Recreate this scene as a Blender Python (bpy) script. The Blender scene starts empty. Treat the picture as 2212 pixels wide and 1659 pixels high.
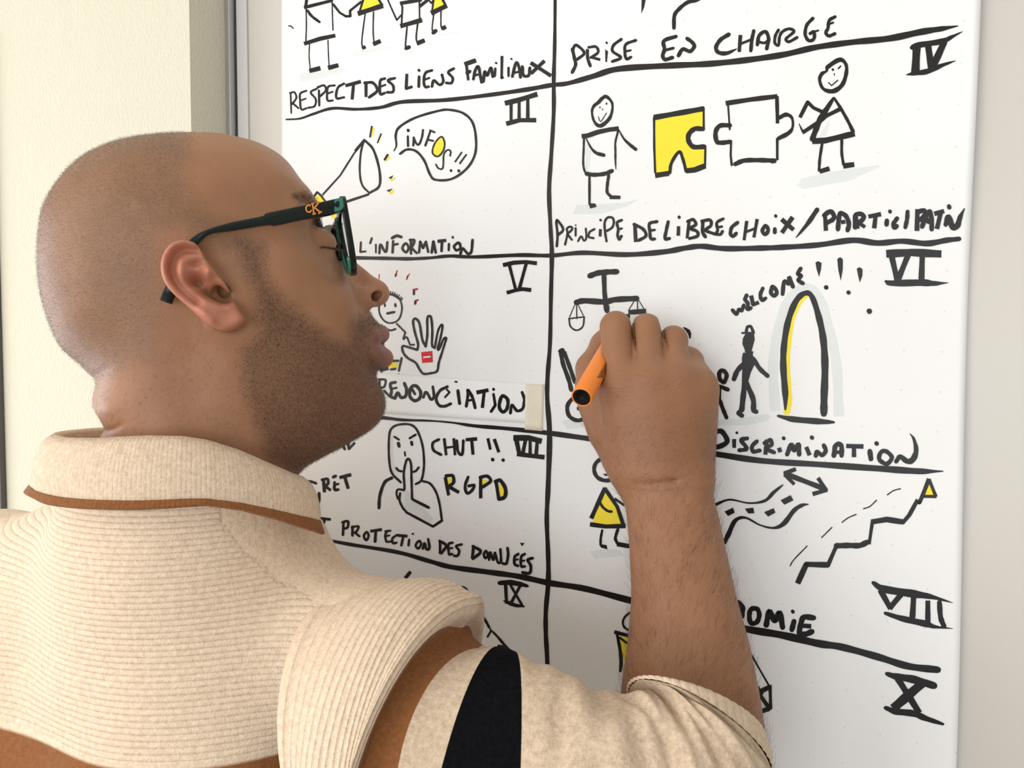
import bpy, bmesh, math, random
import numpy as np
from mathutils import Vector, Matrix
from mathutils.geometry import tessellate_polygon
random.seed(7); np.random.seed(7)
SC = bpy.context.scene
COL = SC.collection

# ------------------------------------------------------------------ camera
W_PX, H_PX = 2212.0, 1659.0
F_PX = 1660.0
D_BOARD = 0.611                       # camera to the board, metres
YAW, PITCH = math.radians(24.7), math.radians(2.4)
CAM = np.array([0.0, -D_BOARD, 1.55])
AX_F = np.array([-math.sin(YAW)*math.cos(PITCH), math.cos(YAW)*math.cos(PITCH), -math.sin(PITCH)])
AX_R = np.array([math.cos(YAW), math.sin(YAW), 0.0])
AX_U = np.cross(AX_R, AX_F)
cam = bpy.data.cameras.new('camera'); cam_o = bpy.data.objects.new('camera', cam); COL.objects.link(cam_o)
cam.sensor_width = 36.0; cam.lens = 36.0*F_PX/W_PX; cam.clip_start = 0.02; cam.clip_end = 60
cam_o.matrix_world = Matrix(((AX_R[0], AX_U[0], -AX_F[0], CAM[0]), (AX_R[1], AX_U[1], -AX_F[1], CAM[1]),
                             (AX_R[2], AX_U[2], -AX_F[2], CAM[2]), (0, 0, 0, 1)))
SC.camera = cam_o

# ------------------------------------------------------------------ light and exposure
SC.view_settings.view_transform = 'Standard'; SC.view_settings.look = 'None'
SC.view_settings.gamma = 1.0; SC.view_settings.use_curve_mapping = False
SC.view_settings.exposure = -0.07
world = bpy.data.worlds.new('room_light'); SC.world = world; world.use_nodes = True
bg = world.node_tree.nodes['Background']; bg.inputs[0].default_value = (1.0, 0.93, 0.85, 1); bg.inputs[1].default_value = 0.47
def area(name, loc, target, sx, sy, power, col):
    l = bpy.data.lights.new(name, 'AREA'); l.shape = 'RECTANGLE'; l.size = sx; l.size_y = sy
    l.energy = power; l.color = col
    o = bpy.data.objects.new(name, l); COL.objects.link(o); o.location = loc
    o.rotation_euler = (Vector(target)-Vector(loc)).to_track_quat('-Z', 'Y').to_euler()
    return o
area('window_daylight', (-1.50, -1.85, 1.45), (-0.25, -0.3, 1.35), 2.1, 1.6, 32, (1.0, 0.975, 0.945))
area('side_fill_light', (-1.85, -0.42, 1.25), (0.0, -0.06, 1.35), 0.6, 1.3, 13, (0.80, 0.90, 1.0))  # added cool light from the left to lift the lower-left paper
area('back_fill_light', (0.30, -2.45, 1.40), (0.0, 0.0, 1.3), 1.3, 1.2, 23, (0.90, 0.95, 1.0))  # added frontal fill from behind the camera, brightens the shaded paper
area('ceiling_lamp_light', (-0.75, -1.75, 2.45), (0.25, -0.05, 1.4), 1.5, 0.9, 5, (1.0, 0.84, 0.66))

# ------------------------------------------------------------------ helpers
def P(px, py, z):                      # camera-frame metres (right, down, depth) from an image direction and a depth
    return np.array([(px-W_PX/2)/F_PX*z, (py-H_PX/2)/F_PX*z, z])
def c2w(a):                            # camera frame -> world
    a = np.asarray(a, float)
    return CAM + a[..., 0:1]*AX_R - a[..., 1:2]*AX_U + a[..., 2:3]*AX_F
def on_plane(px, py, y=0.0):           # where a view direction meets the plane Y = y
    px = np.asarray(px, float); py = np.asarray(py, float)
    d = ((px-W_PX/2)/F_PX)[..., None]*AX_R - ((py-H_PX/2)/F_PX)[..., None]*AX_U + AX_F
    t = (y-CAM[1])/d[..., 1:2]
    return CAM + d*t
def tag(o, label=None, cat=None, group=None, kind=None):
    if label: o['label'] = label
    if cat: o['category'] = cat
    if group: o['group'] = group
    if kind: o['kind'] = kind
    return o
def empty(name, loc, parent=None):
    o = bpy.data.objects.new(name, None); COL.objects.link(o); o.location = loc
    o.empty_display_size = 0.02
    return o
def mesh_obj(name, verts, faces, mat, parent=None, smooth=True):
    me = bpy.data.meshes.new(name)
    me.from_pydata([tuple(map(float, v)) for v in verts], [], [tuple(map(int, f)) for f in faces])
    me.update()
    if smooth:
        me.polygons.foreach_set('use_smooth', [True]*len(me.polygons))
    o = bpy.data.objects.new(name, me); COL.objects.link(o)
    if mat is not None: me.materials.append(mat)
    if parent is not None:
        o.parent = parent
        o.matrix_parent_inverse = Matrix.Translation(-Vector(parent.location))
    return o
def np_mesh(name, V, Q, mat, parent=None, smooth=True):   # fast quad / triangle mesh
    V = np.ascontiguousarray(V, np.float32); Q = np.ascontiguousarray(Q, np.int32)
    n = Q.shape[1]
    me = bpy.data.meshes.new(name)
    me.vertices.add(len(V)); me.vertices.foreach_set('co', V.ravel())
    me.loops.add(Q.size); me.loops.foreach_set('vertex_index', Q.ravel())
    me.polygons.add(len(Q)); me.polygons.foreach_set('loop_start', np.arange(0, Q.size, n, dtype=np.int32))
    me.polygons.foreach_set('loop_total', np.full(len(Q), n, np.int32))
    if smooth: me.polygons.foreach_set('use_smooth', np.ones(len(Q), bool))
    me.update(calc_edges=True); me.validate()
    o = bpy.data.objects.new(name, me); COL.objects.link(o)
    if mat is not None: me.materials.append(mat)
    if parent is not None:
        o.parent = parent
        o.matrix_parent_inverse = Matrix.Translation(-Vector(parent.location))
    return o
def attr(o, name, vals):
    a = o.data.attributes.new(name, 'FLOAT', 'POINT'); a.data.foreach_set('value', np.ascontiguousarray(vals, np.float32))
def box(name, lo, hi, mat, parent=None, bevel=0.0):
    bm = bmesh.new(); bmesh.ops.create_cube(bm, size=1.0)
    for v in bm.verts:
        v.co = Vector([lo[i]+(v.co[i]+0.5)*(hi[i]-lo[i]) for i in range(3)])
    if bevel: bmesh.ops.bevel(bm, geom=bm.edges[:], offset=bevel, segments=2, affect='EDGES', profile=0.6)
    me = bpy.data.meshes.new(name); bm.to_mesh(me); bm.free()
    o = bpy.data.objects.new(name, me); COL.objects.link(o); me.materials.append(mat)
    if parent is not None:
        o.parent = parent; o.matrix_parent_inverse = Matrix.Translation(-Vector(parent.location))
    return o
def tube(pts, radii, seg=12, cap=True):      # round tube along points -> verts, quads/fans
    pts = np.asarray(pts, float); n = len(pts)
    radii = np.broadcast_to(np.asarray(radii, float), (n,))
    T = np.gradient(pts, axis=0); T /= np.linalg.norm(T, axis=1)[:, None]+1e-12
    ref = np.array([0, 0, 1.0]) if abs(T[0][2]) < 0.9 else np.array([1.0, 0, 0])
    V = []; F = []
    a = np.cross(T[0], ref); a /= np.linalg.norm(a)
    for i in range(n):
        a = a - T[i]*np.dot(a, T[i]); a /= np.linalg.norm(a); b = np.cross(T[i], a)
        for k in range(seg):
            t = 2*math.pi*k/seg
            V.append(pts[i]+radii[i]*(math.cos(t)*a+math.sin(t)*b))
    for i in range(n-1):
        for k in range(seg):
            k2 = (k+1) % seg
            F.append((i*seg+k, i*seg+k2, (i+1)*seg+k2, (i+1)*seg+k))
    if cap:
        F.append(tuple(range(seg))[::-1]); F.append(tuple((n-1)*seg+k for k in range(seg)))
    return V, F
def spline(pts, n=10, closed=False):         # Catmull-Rom resample (any dimension)
    p = np.asarray(pts, float)
    if len(p) < 3 and not closed:
        t = np.linspace(0, 1, n+1)[:, None]; return p[0]*(1-t)+p[-1]*t
    if closed: q = np.vstack([p[-1], p, p[0], p[1]])
    else: q = np.vstack([2*p[0]-p[1], p, 2*p[-1]-p[-2]])
    out = []
    for i in range(1, len(q)-2):
        t = np.linspace(0, 1, n, endpoint=False)[:, None]
        a, b, c, d = q[i-1], q[i], q[i+1], q[i+2]
        out.append(0.5*((2*b)+(c-a)*t+(2*a-5*b+4*c-d)*t**2+(3*b-a-3*c+d)*t**3))
    if not closed: out.append(q[-2][None])
    return np.vstack(out)

# ------------------------------------------------------------------ materials
class NT:
    def __init__(s, name):
        s.m = bpy.data.materials.new(name); s.m.use_nodes = True
        s.n = s.m.node_tree.nodes; s.l = s.m.node_tree.links
        s.b = s.n['Principled BSDF']
    def new(s, t, **kw):
        x = s.n.new(t)
        for k, v in kw.items(): setattr(x, k, v)
        return x
    def link(s, a, b): s.l.new(a, b)
    def math(s, op, a, b=None, clamp=False):
        x = s.new('ShaderNodeMath', operation=op, use_clamp=clamp)
        for i, v in enumerate((a, b)):
            if v is None: continue
            if hasattr(v, 'is_output'): s.link(v, x.inputs[i])
            else: x.inputs[i].default_value = v
        return x.outputs[0]
    def mix(s, fac, a, b, mode='MIX'):
        x = s.new('ShaderNodeMix', data_type='RGBA', blend_type=mode)
        for sock, v in ((x.inputs[0], fac), (x.inputs[6], a), (x.inputs[7], b)):
            if hasattr(v, 'is_output'): s.link(v, sock)
            elif isinstance(v, (int, float)): sock.default_value = v
            else: sock.default_value = (*v[:3], 1)
        return x.outputs[2]
    def ramp(s, fac, stops):
        x = s.new('ShaderNodeValToRGB'); e = x.color_ramp.elements
        while len(e) < len(stops): e.new(0.5)
        for el, (p, c) in zip(e, stops):
            el.position = p; el.color = (*c[:3], 1) if not isinstance(c, (int, float)) else (c, c, c, 1)
        s.link(fac, x.inputs[0]); return x.outputs[0]
    def noise(s, scale, detail=3, rough=0.5, vec=None):
        x = s.new('ShaderNodeTexNoise'); x.inputs['Scale'].default_value = scale
        x.inputs['Detail'].default_value = detail; x.inputs['Roughness'].default_value = rough
        if vec is not None: s.link(vec, x.inputs['Vector'])
        return x.outputs['Fac']
    def coords(s, which='Object'):
        return s.new('ShaderNodeTexCoord').outputs[which]
    def attr(s, name):
        x = s.new('ShaderNodeAttribute'); x.attribute_name = name; return x.outputs['Fac']
    def bump(s, h, strength=0.3, dist=0.001, prev=None):
        x = s.new('ShaderNodeBump'); x.inputs['Strength'].default_value = strength; x.inputs['Distance'].default_value = dist
        s.link(h, x.inputs['Height'])
        if prev is not None: s.link(prev, x.inputs['Normal'])
        return x.outputs[0]
def plain(name, col, rough=0.5, metal=0.0, spec=0.5, noise=None):
    t = NT(name); t.b.inputs['Base Color'].default_value = (*col, 1)
    t.b.inputs['Roughness'].default_value = rough; t.b.inputs['Metallic'].default_value = metal
    t.b.inputs['Specular IOR Level'].default_value = spec
    if noise:
        sc, amp = noise
        f = t.noise(sc, 3, vec=t.coords())
        lo = tuple(c*(1-amp) for c in col); hi = tuple(min(1, c*(1+amp)) for c in col)
        t.link(t.mix(f, lo, hi), t.b.inputs['Base Color'])
    return t.m
def sr(r, g, b):                       # 8-bit sRGB -> linear
    return tuple(((c/255)/12.92 if c/255 <= 0.04045 else ((c/255+0.055)/1.055)**2.4) for c in (r, g, b))
# ------------------------------------------------------------------ the room shell, the board and its frame
def wall_mat(name, col, bump=0.35):
    t = NT(name); co = t.coords()
    mp = t.new('ShaderNodeMapping'); mp.inputs['Scale'].default_value = (1.0, 1.0, 0.55); t.link(co, mp.inputs[0])
    v = t.new('ShaderNodeTexVoronoi'); v.inputs['Scale'].default_value = 420; v.inputs['Randomness'].default_value = 0.75
    t.link(mp.outputs[0], v.inputs['Vector'])
    nz = t.noise(60, 4, vec=co)
    h = t.math('ADD', v.outputs['Distance'], t.math('MULTIPLY', nz, 0.7))
    t.link(t.bump(h, bump, 0.0012), t.b.inputs['Normal'])
    t.link(t.mix(nz, tuple(c*0.97 for c in col), col), t.b.inputs['Base Color'])
    t.b.inputs['Roughness'].default_value = 0.85; t.b.inputs['Specular IOR Level'].default_value = 0.2
    return t.m
M_WALL = wall_mat('woven_cream_wallpaper', (0.63, 0.60, 0.485), 0.42)
M_FLOOR = plain('grey_floor', (0.36, 0.34, 0.31), 0.6, noise=(8, 0.15))
M_CEIL = plain('white_ceiling', (0.86, 0.85, 0.82), 0.9, noise=(30, 0.03))
M_ALU = plain('brushed_aluminium', (0.50, 0.50, 0.50), 0.42, 0.85, noise=(200, 0.06))
M_GAP = plain('dark_gap', (0.030, 0.028, 0.032), 0.6, noise=(200, 0.1))
t_ = NT('enamel_board'); co_ = t_.coords()
t_.link(t_.mix(t_.noise(5, 4, vec=co_), (0.555, 0.53, 0.485), (0.59, 0.565, 0.52)), t_.b.inputs['Base Color'])
t_.b.inputs['Roughness'].default_value = 0.38
t_.link(t_.bump(t_.noise(900, 2, vec=co_), 0.05, 0.0004), t_.b.inputs['Normal'])
M_BOARD = t_.m
M_STRIP = plain('pale_sealant', (0.74, 0.70, 0.60), 0.6, noise=(80, 0.05))
M_DARK = plain('dark_grey_frame', (0.09, 0.085, 0.08), 0.5, noise=(90, 0.1))

def X_at(px, y): return float(on_plane(px, 741.0, y)[0])
Y_PIL = -0.055                           # face of the wall that stands proud of the board
xc = X_at(421, Y_PIL)                    # its corner
tag(box('wall_left', (xc-1.6, Y_PIL, 0), (xc, 0.10, 2.7), M_WALL), kind='structure')
tag(box('wall_back', (xc, 0.012, 0), (1.6, 0.10, 2.7), M_WALL), kind='structure')
tag(box('floor', (-1.95, -2.6, -0.05), (1.6, 0.10, 0), M_FLOOR), kind='structure')
tag(box('ceiling', (-1.95, -2.6, 2.7), (1.6, 0.10, 2.75), M_CEIL), kind='structure')
# whiteboard with an aluminium edge rail on its left
x1 = X_at(478, 0.0); x2 = X_at(515, -0.004); x3 = X_at(524, 0.0); x4 = X_at(546, 0)
board = empty('whiteboard', (0.1, 0.012, 1.0))
tag(board, 'white enamel board with aluminium edge rail, behind the hand-drawn paper sheet', 'whiteboard')
box('board_surface', (x3, 0.0, 0.9), (0.85, 0.012, 2.15), M_BOARD, board)
box('edge_rail', (x1, -0.010, 0.9), (x2, 0.012, 2.15), M_ALU, board, 0.0012)['label'] = 'grey aluminium edge rail'
box('gap', (x2, -0.003, 0.9), (x3, 0.011, 2.15), M_GAP, board)['label'] = 'black gasket'  # black strip filling the gap between rail and board
box('inner_lip', (x3, -0.0025, 0.9), (x4, 0.0, 2.15), plain('pale_grey_lip', (0.60, 0.60, 0.60), 0.4, noise=(150, 0.04)), board, 0.0006)['label'] = 'pale grey inner lip'
xs = X_at(470, 0.010)
tag(box('trim_1', (xc, 0.004, 0), (x1, 0.012, 2.7), M_STRIP), kind='structure')
# framed panel whose edge just enters at the far left
fx = X_at(6, Y_PIL); zt = float(on_plane(3, 78, Y_PIL)[2])
pan = empty('framed_panel', (fx-0.25, Y_PIL, zt-0.7))
tag(pan, 'dark edge of a framed panel on the cream wall at far left', 'panel')
box('frame', (fx-0.5, Y_PIL-0.007, zt-0.9), (fx, Y_PIL, zt), M_DARK, pan, 0.002)
box('face', (fx-0.48, Y_PIL-0.0085, zt-0.88), (fx-0.02, Y_PIL-0.006, zt-0.02), plain('grey_panel_face', (0.4, 0.4, 0.38), 0.5, noise=(40, 0.05)), pan)
# ------------------------------------------------------------------ the paper sheet and everything drawn on it
def lift(x, z):                          # how far the sheet stands off the board (gentle waves, free right edge)
    w = 0.0030+0.0007*np.sin(17*x+5*z+0.6)*np.sin(9*z+1.3)+0.0005*np.sin(31*z-12*x)+0.00035*np.sin(55*x+21*z)
    e = np.clip((x-(XR-0.05))/0.05, 0, 1)
    return w+0.0026*e*e*(1+0.5*np.sin(7*z))
_r = on_plane([2114, 2060], [10, 1655]); _l = on_plane([612, 612], [0, 290])
XR = float(_r[0, 0]); ZT = float(on_plane(1200, 0)[2])+0.12; ZB = float(on_plane(1200, 1659)[2])-0.16
def x_right(z): return _r[0, 0]+(z-_r[0, 2])*(_r[1, 0]-_r[0, 0])/(_r[1, 2]-_r[0, 2])+0.0011*np.sin(11*z)
def x_left(z): return _l[0, 0]+(z-_l[0, 2])*(_l[1, 0]-_l[0, 0])/(_l[1, 2]-_l[0, 2])
def on_paper(px, py, off=0.0):           # a view direction's point on the waving sheet
    y = np.full(np.shape(px), -0.003)
    for _ in range(3):
        q = on_plane(px, py, y[..., None] if np.ndim(y) else y); y = -lift(q[..., 0], q[..., 2])-off
    q[..., 1] = y
    return q
# dotted grid: origin and axes taken from the printed dots
g0 = on_plane(2040, 673); gx = on_plane(1957, 672); gz = on_plane(2033, 846)
ux = np.array([g0[0]-gx[0], g0[2]-gx[2]]); GS = float(np.linalg.norm(ux)); ux /= GS
GZ = float(np.linalg.norm([g0[0]-gz[0], g0[2]-gz[2]]))/2
t_ = NT('flipchart_paper')
uv = t_.new('ShaderNodeUVMap').outputs[0]; sp = t_.new('ShaderNodeSeparateXYZ'); t_.link(uv, sp.inputs[0])
def cell(sock):
    return t_.math('ABSOLUTE', t_.math('SUBTRACT', t_.math('FRACT', t_.math('ADD', sock, 0.5)), 0.5))
fu, fv = cell(sp.outputs[0]), cell(sp.outputs[1])
arm1 = t_.math('MULTIPLY', t_.math('LESS_THAN', fu, 0.032), t_.math('LESS_THAN', fv, 0.011))
arm2 = t_.math('MULTIPLY', t_.math('LESS_THAN', fv, 0.032), t_.math('LESS_THAN', fu, 0.011))
dot = t_.math('MAXIMUM', arm1, arm2)
co_ = t_.coords()
base = t_.mix(t_.noise(14, 4, vec=co_), (0.79, 0.79, 0.785), (0.825, 0.825, 0.82))
t_.link(t_.mix(t_.math('MULTIPLY', dot, 0.30), base, (0.42, 0.42, 0.44)), t_.b.inputs['Base Color'])
t_.b.inputs['Roughness'].default_value = 0.6; t_.b.inputs['Specular IOR Level'].default_value = 0.3
b1 = t_.bump(t_.noise(9, 3, 0.45, vec=co_), 0.55, 0.004)
t_.link(t_.bump(t_.noise(700, 2, vec=co_), 0.06, 0.0004, b1), t_.b.inputs['Normal'])
M_PAPER = t_.m
NX, NZ = 130, 190
V = []; uvs = []
for j in range(NZ+1):
    z = ZB+(ZT-ZB)*j/NZ
    for i in range(NX+1):
        s = i/NX; x = x_left(z)*(1-s)+x_right(z)*s
        V.append((x, -float(lift(np.array(x), np.array(z))), z))
        d = np.array([x-g0[0], z-g0[2]]); uvs.append((d.dot(ux)/GS, d.dot([-ux[1], ux[0]])/GZ))
Q = [(j*(NX+1)+i, j*(NX+1)+i+1, (j+1)*(NX+1)+i+1, (j+1)*(NX+1)+i) for j in range(NZ) for i in range(NX)]
sheet = np_mesh('drawing_sheet', V, Q, M_PAPER)
ul = sheet.data.uv_layers.new(name='UVMap'); uvs = np.array(uvs, np.float32)
li = np.empty(len(sheet.data.loops), np.int32); sheet.data.loops.foreach_get('vertex_index', li)
ul.data.foreach_set('uv', uvs[li].ravel())
sol = sheet.modifiers.new('thickness', 'SOLIDIFY'); sol.thickness = 0.0002; sol.offset = -1
tag(sheet, 'large white dotted paper sheet with hand-drawn cartoons and French headings, hung on the whiteboard', 'paper sheet')

def ink(name, col, rough=0.42, spec=0.5, alpha=1.0, var=0.12):
    t = NT(name); f = t.noise(45, 4, vec=t.coords())
    t.link(t.mix(f, tuple(c*(1-var) for c in col), tuple(min(1, c*(1+var)) for c in col)), t.b.inputs['Base Color'])
    t.b.inputs['Roughness'].default_value = rough; t.b.inputs['Specular IOR Level'].default_value = spec
    t.b.inputs['Alpha'].default_value = alpha
    return t.m
INKS = {'K': ink('black_marker_ink', (0.0075, 0.0068, 0.0070), 0.36, 0.28), 'Y': ink('yellow_marker_ink', (0.86, 0.70, 0.045), 0.6, 0.2, var=0.05),
        'B': ink('pale_blue_grey_wash', (0.66, 0.745, 0.745), 0.7, 0.1, 0.24), 'R': ink('red_marker_ink', (0.62, 0.035, 0.04), 0.6, 0.2),
        'W': ink('white_correction', (0.85, 0.85, 0.85), 0.6, 0.3, var=0.02)}
OFF = {'K': 0.00030, 'Y': 0.00018, 'B': 0.00010, 'R': 0.00020, 'W': 0.00040}
CROPS = {'A': (610, 0, 600/2212), 'B': (660, 180, 550/2212), 'C': (760, 540, 450/1866), 'D': (640, 890, 570/2212),
         'E': (1190, 0, 500/2212), 'F': (1650, 0, 500/2212), 'G': (1190, 180, 380/2101), 'H': (1530, 100, 400/2074),
         'I': (1190, 420, 450/2212), 'J': (1630, 420, 470/2212), 'K': (1190, 570, 400/1659), 'L': (1530, 550, 400/1659),
         'M': (1520, 900, 540/2212), 'N': (1190, 920, 200/948), 'O': (1560, 1230, 520/2011), 'Q': (980, 1220, 420/2212),
         'Z': (0, 0, 1.0)}
def strokes(crop, text):
    """Each stroke 'KIND WIDTH x,y[,w] ...': s smooth, o smooth loop, p straight, f filled; an ink letter may follow the kind."""
    ox, oy, sc = CROPS[crop]; out = []
    for st in text.split(';'):
        tk = st.split()
        if not tk: continue
        kind = tk[0][0]; col = 'K'; w = tk[0][1:]
        if w[:1].isalpha(): col, w = w[0], w[1:]
        w = float(w) if w else 10.0
        pts = []
        for q in tk[1:]:
            c = [float(k) for k in q.split(',')]
            pts.append((ox+c[0]*sc, oy+c[1]*sc, (c[2] if len(c) > 2 else w)*sc*(1.07 if col == 'K' else 1)))
        out.append((kind, col, np.array(pts)))
    return out
def draw(name, crop, text, label=None, extra=0.0, parent=None):
    """One drawn figure or line of writing, as thin ink lying on the sheet (one mesh, one slot per ink colour)."""
    V = []; F = []; Mi = []; slots = []
    def put(p2, col, faces, lvl):
        b = len(V); V.extend(on_paper(p2[:, 0], p2[:, 1], OFF[col]+extra+lvl*4e-6))
        if col not in slots: slots.append(col)
        for f in faces: F.append(tuple(b+i for i in f)); Mi.append(slots.index(col))
    for n_, (kind, col, p) in enumerate(strokes(crop, text) if isinstance(text, str) else text):
        if kind == 'f':
            pl = p[:, :2]
            tv = [Vector((a[0], a[1], 0)) for a in pl]
            tris = [tuple(pl[k] for k in t_) for t_ in tessellate_polygon([tv])]
            for _ in range(4):
                nt = []
                for a, b, c in tris:
                    if max(np.hypot(*(a-b)), np.hypot(*(b-c)), np.hypot(*(c-a))) > 24:
                        x, y, z = (a+b)/2, (b+c)/2, (c+a)/2; nt += [(a, x, z), (x, b, y), (z, y, c), (x, y, z)]
                    else: nt.append((a, b, c))
                tris = nt
            allv = np.array([q for t_ in tris for q in t_]); uq_, iv_ = np.unique(np.round(allv, 3), axis=0, return_inverse=True); iv_ = iv_.reshape(-1, 3)
            put(uq_, col, [tuple(f) for f in iv_], n_)
            continue
        if kind == 's': q = spline(p, 8)
        elif kind == 'o': q = spline(p, 8, True); q = np.vstack([q, q[:2]])
        else:
            if p[0, 2] > 6.0:
                p = p.copy(); L0 = np.hypot(*(p[1]-p[0])[:2]); L1 = np.hypot(*(p[-1]-p[-2])[:2]); u0 = (p[0, :2]-p[1, :2])/max(L0, 1e-6); u1 = (p[-1, :2]-p[-2, :2])/max(L1, 1e-6)
                if L0+L1 > 2.6*p[0, 2]: p[0, :2] += u0*p[0, 2]*.34; p[-1, :2] += u1*p[-1, 2]*.34
            q = [p[0]]
            for a, b in zip(p[:-1], p[1:]):
                k = max(2, int(np.hypot(*(b-a)[:2])/8))
                q += [a+(b-a)*t for t in np.linspace(0, 1, k+1)[1:]]
            q = np.array(q)
        # ragged hand: a little wobble in width
        q[:, 2] *= 1+0.06*np.sin(np.arange(len(q))*0.9+n_)
        if kind == 'p' and len(p) > 2:                    # straight pieces with round joints
            segs = []; a = 0
            for c in range(1, len(q)-1):
                d1 = q[c, :2]-q[c-1, :2]; d2 = q[c+1, :2]-q[c, :2]
                if np.dot(d1, d2) < 0.9*np.linalg.norm(d1)*np.linalg.norm(d2): segs.append(q[a:c+1]); a = c
            segs.append(q[a:])
        else: segs = [q]
        for s_ in segs:
            T = np.gradient(s_[:, :2], axis=0); T /= np.linalg.norm(T, axis=1)[:, None]+1e-9
            N = np.stack([-T[:, 1], T[:, 0]], 1)*s_[:, 2:3]/2
            m = len(s_); pl = np.vstack([s_[:, :2]+N, s_[:, :2]-N])
            put(pl, col, [(i, i+1, m+i+1, m+i) for i in range(m-1)], n_)
        caps = [s_[k] for s_ in segs for k in (0, -1)] if kind != 'o' and col != 'B' else []
        if kind == 'p' and caps and caps[0][2] > 6.0 and np.abs(np.diff(p[:, :2], axis=0)).sum() > 1.3*caps[0][2]: caps = caps[1:-1]
        for c in caps:
            if c[2] < 2.2: continue
            t = np.linspace(0, 2*math.pi, 12, endpoint=False); r = c[2]*0.47
            put(np.stack([c[0]+r*np.cos(t), c[1]+r*np.sin(t)], 1), col, [tuple(range(12))], n_)
    o = mesh_obj(name, V, F, None, parent or sheet)
    for c in slots: o.data.materials.append(INKS[c])
    o.data.polygons.foreach_set('material_index', Mi)
    if label: o['label'] = label
    return o
def multi(name, parts, label=None, **kw):
    st = []
    for c, t in parts: st += strokes(c, t)
    return draw(name, 'Z', st, label, **kw)
# ruled lines
draw('ruled_line', 'Z', "s10 1199,-60,6 1199,0,6 1198,100,7 1196,170,8 1196,240,8 1191,330,8 1186,410,9 1189,490,8 1192,550,9 1190,640,8 1188,740,8 1183,810,9 1182,860,9 1187,938,11 1184,1050,10 1181,1120,9 1184,1200,9 1184,1260,10 1179,1320,9 1179,1370,9 1182,1430,9 1182,1520,9 1181,1659,9 1180,1760,9", 'tall vertical line dividing the two columns')
draw('ruled_line', 'Z', "s10 618,258,3 648,256,4 677,246,5 718,234,6 770,236,6 822,232,7 870,220,8 962,216,8 1057,205,8 1140,193,9 1190,184,9 1226,180,9 1280,165,11 1335,149,12 1439,142,12 1529,138,12 1610,130,12 1692,118,12 1763,102,12 1842,91,12 1921,83,13 1989,69,13 2034,62,10 2069,56,2", 'top ruled line across both columns')
draw('ruled_line', 'Z', "s10 700,556,6 768,557,7 832,558,7 885,559,7 929,557,6 972,553,7 1025,555,7 1122,551,8 1190,552,8 1259,546,9 1353,550,10 1434,544,11 1479,536,11 1515,532,11 1566,537,11 1640,536,11 1694,534,11 1768,529,11 1842,519,12 1896,525,12 1949,521,11 2002,526,12 2044,519,11 2072,516,9", 'second ruled line across both columns')
draw('ruled_line', 'Z', "s10 720,898,6 820,902,7 868,907,6 929,909,4 977,913,4 1025,920,7 1098,926,8 1189,936,10 1290,950,11 1400,963,11 1527,978,12 1642,995,12 1764,1003,12 1910,1013,13 1985,1018,12 2037,1018,2", 'third ruled line across both columns')
draw('ruled_line', 'Z', "s10 600,1146,5 689,1163,6 756,1176,7 859,1193,8 930,1213,9 975,1225,10 1056,1236,11 1120,1245,11 1185,1259,12 1265,1272,12 1365,1298,13 1480,1325,14 1604,1357,14 1689,1372,15 1767,1390,15 1819,1398,14 1896,1419,14 1961,1439,14 2026,1447,14", 'fourth ruled line across both columns')
# first cell, left column
draw('figure_drawing', 'A', "p24 180,58 390,5;s9 188,60 190,200 186,330;s9 395,10 398,120 402,240;s20 200,85 235,130 295,175;p30 182,345 300,308 410,285;s8 215,350 212,450 222,560;p32 225,562 291,545;s8 362,320 366,440 372,530;p32 374,538 434,522;p18 405,35 455,100 505,130 540,128 538,85 625,15;fB 195,90 220,100 212,310 196,325;p22 185,50 200,-60 380,-110 392,0", 'box-bodied stick figure at left of the row of four')
draw('figure_drawing', 'A', "fY 650,-20 615,90 780,45 755,-20;p16 650,-25 612,100;p36 612,105 788,48;p18 755,-20 795,40;s10 658,110 632,320 640,385;p26 634,385 662,372;s10 725,95 722,250 730,345;p30 732,348 772,330", 'yellow-dressed figure beside the box-bodied one')
draw('figure_drawing', 'A', "p26 945,25 1100,0;p14 945,20 955,60 948,205;p12 1090,10 1092,150;p34 950,205 1100,162;p12 835,-10 870,70 910,160 950,115;s12 992,215 980,350 985,385;p28 984,385 1008,375;s12 1078,175 1065,300 1078,345;p32 1080,342 1122,325;p24 1100,45 1150,5", 'smaller box-bodied figure in the row of four')
draw('figure_drawing', 'A', "fY 1205,-10 1190,85 1290,35 1270,-10;p14 1205,-10 1190,100;p36 1195,100 1298,50;p20 1270,-15 1300,45;p14 1165,0 1185,25 1205,0;s10 1205,110 1192,220 1200,265;p28 1200,262 1220,245;s10 1262,90 1262,200 1272,235;p30 1272,228 1302,212", 'smallest yellow-dressed figure at right of the row of four')
for w_ in ("fB 140,590 250,565 510,545 500,570 330,620 140,650", "fB 560,420 700,385 830,370 880,380 570,455", "fB 920,430 1060,400 1130,385 1000,440", "fB 1160,290 1420,245 1400,268 1180,300"): draw('wash', 'A', w_, 'pale blue ground shading under a figure')
draw('ink_tick', 'A', "s9 50,205 70,210 85,225", 'short tick near the left edge')
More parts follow.
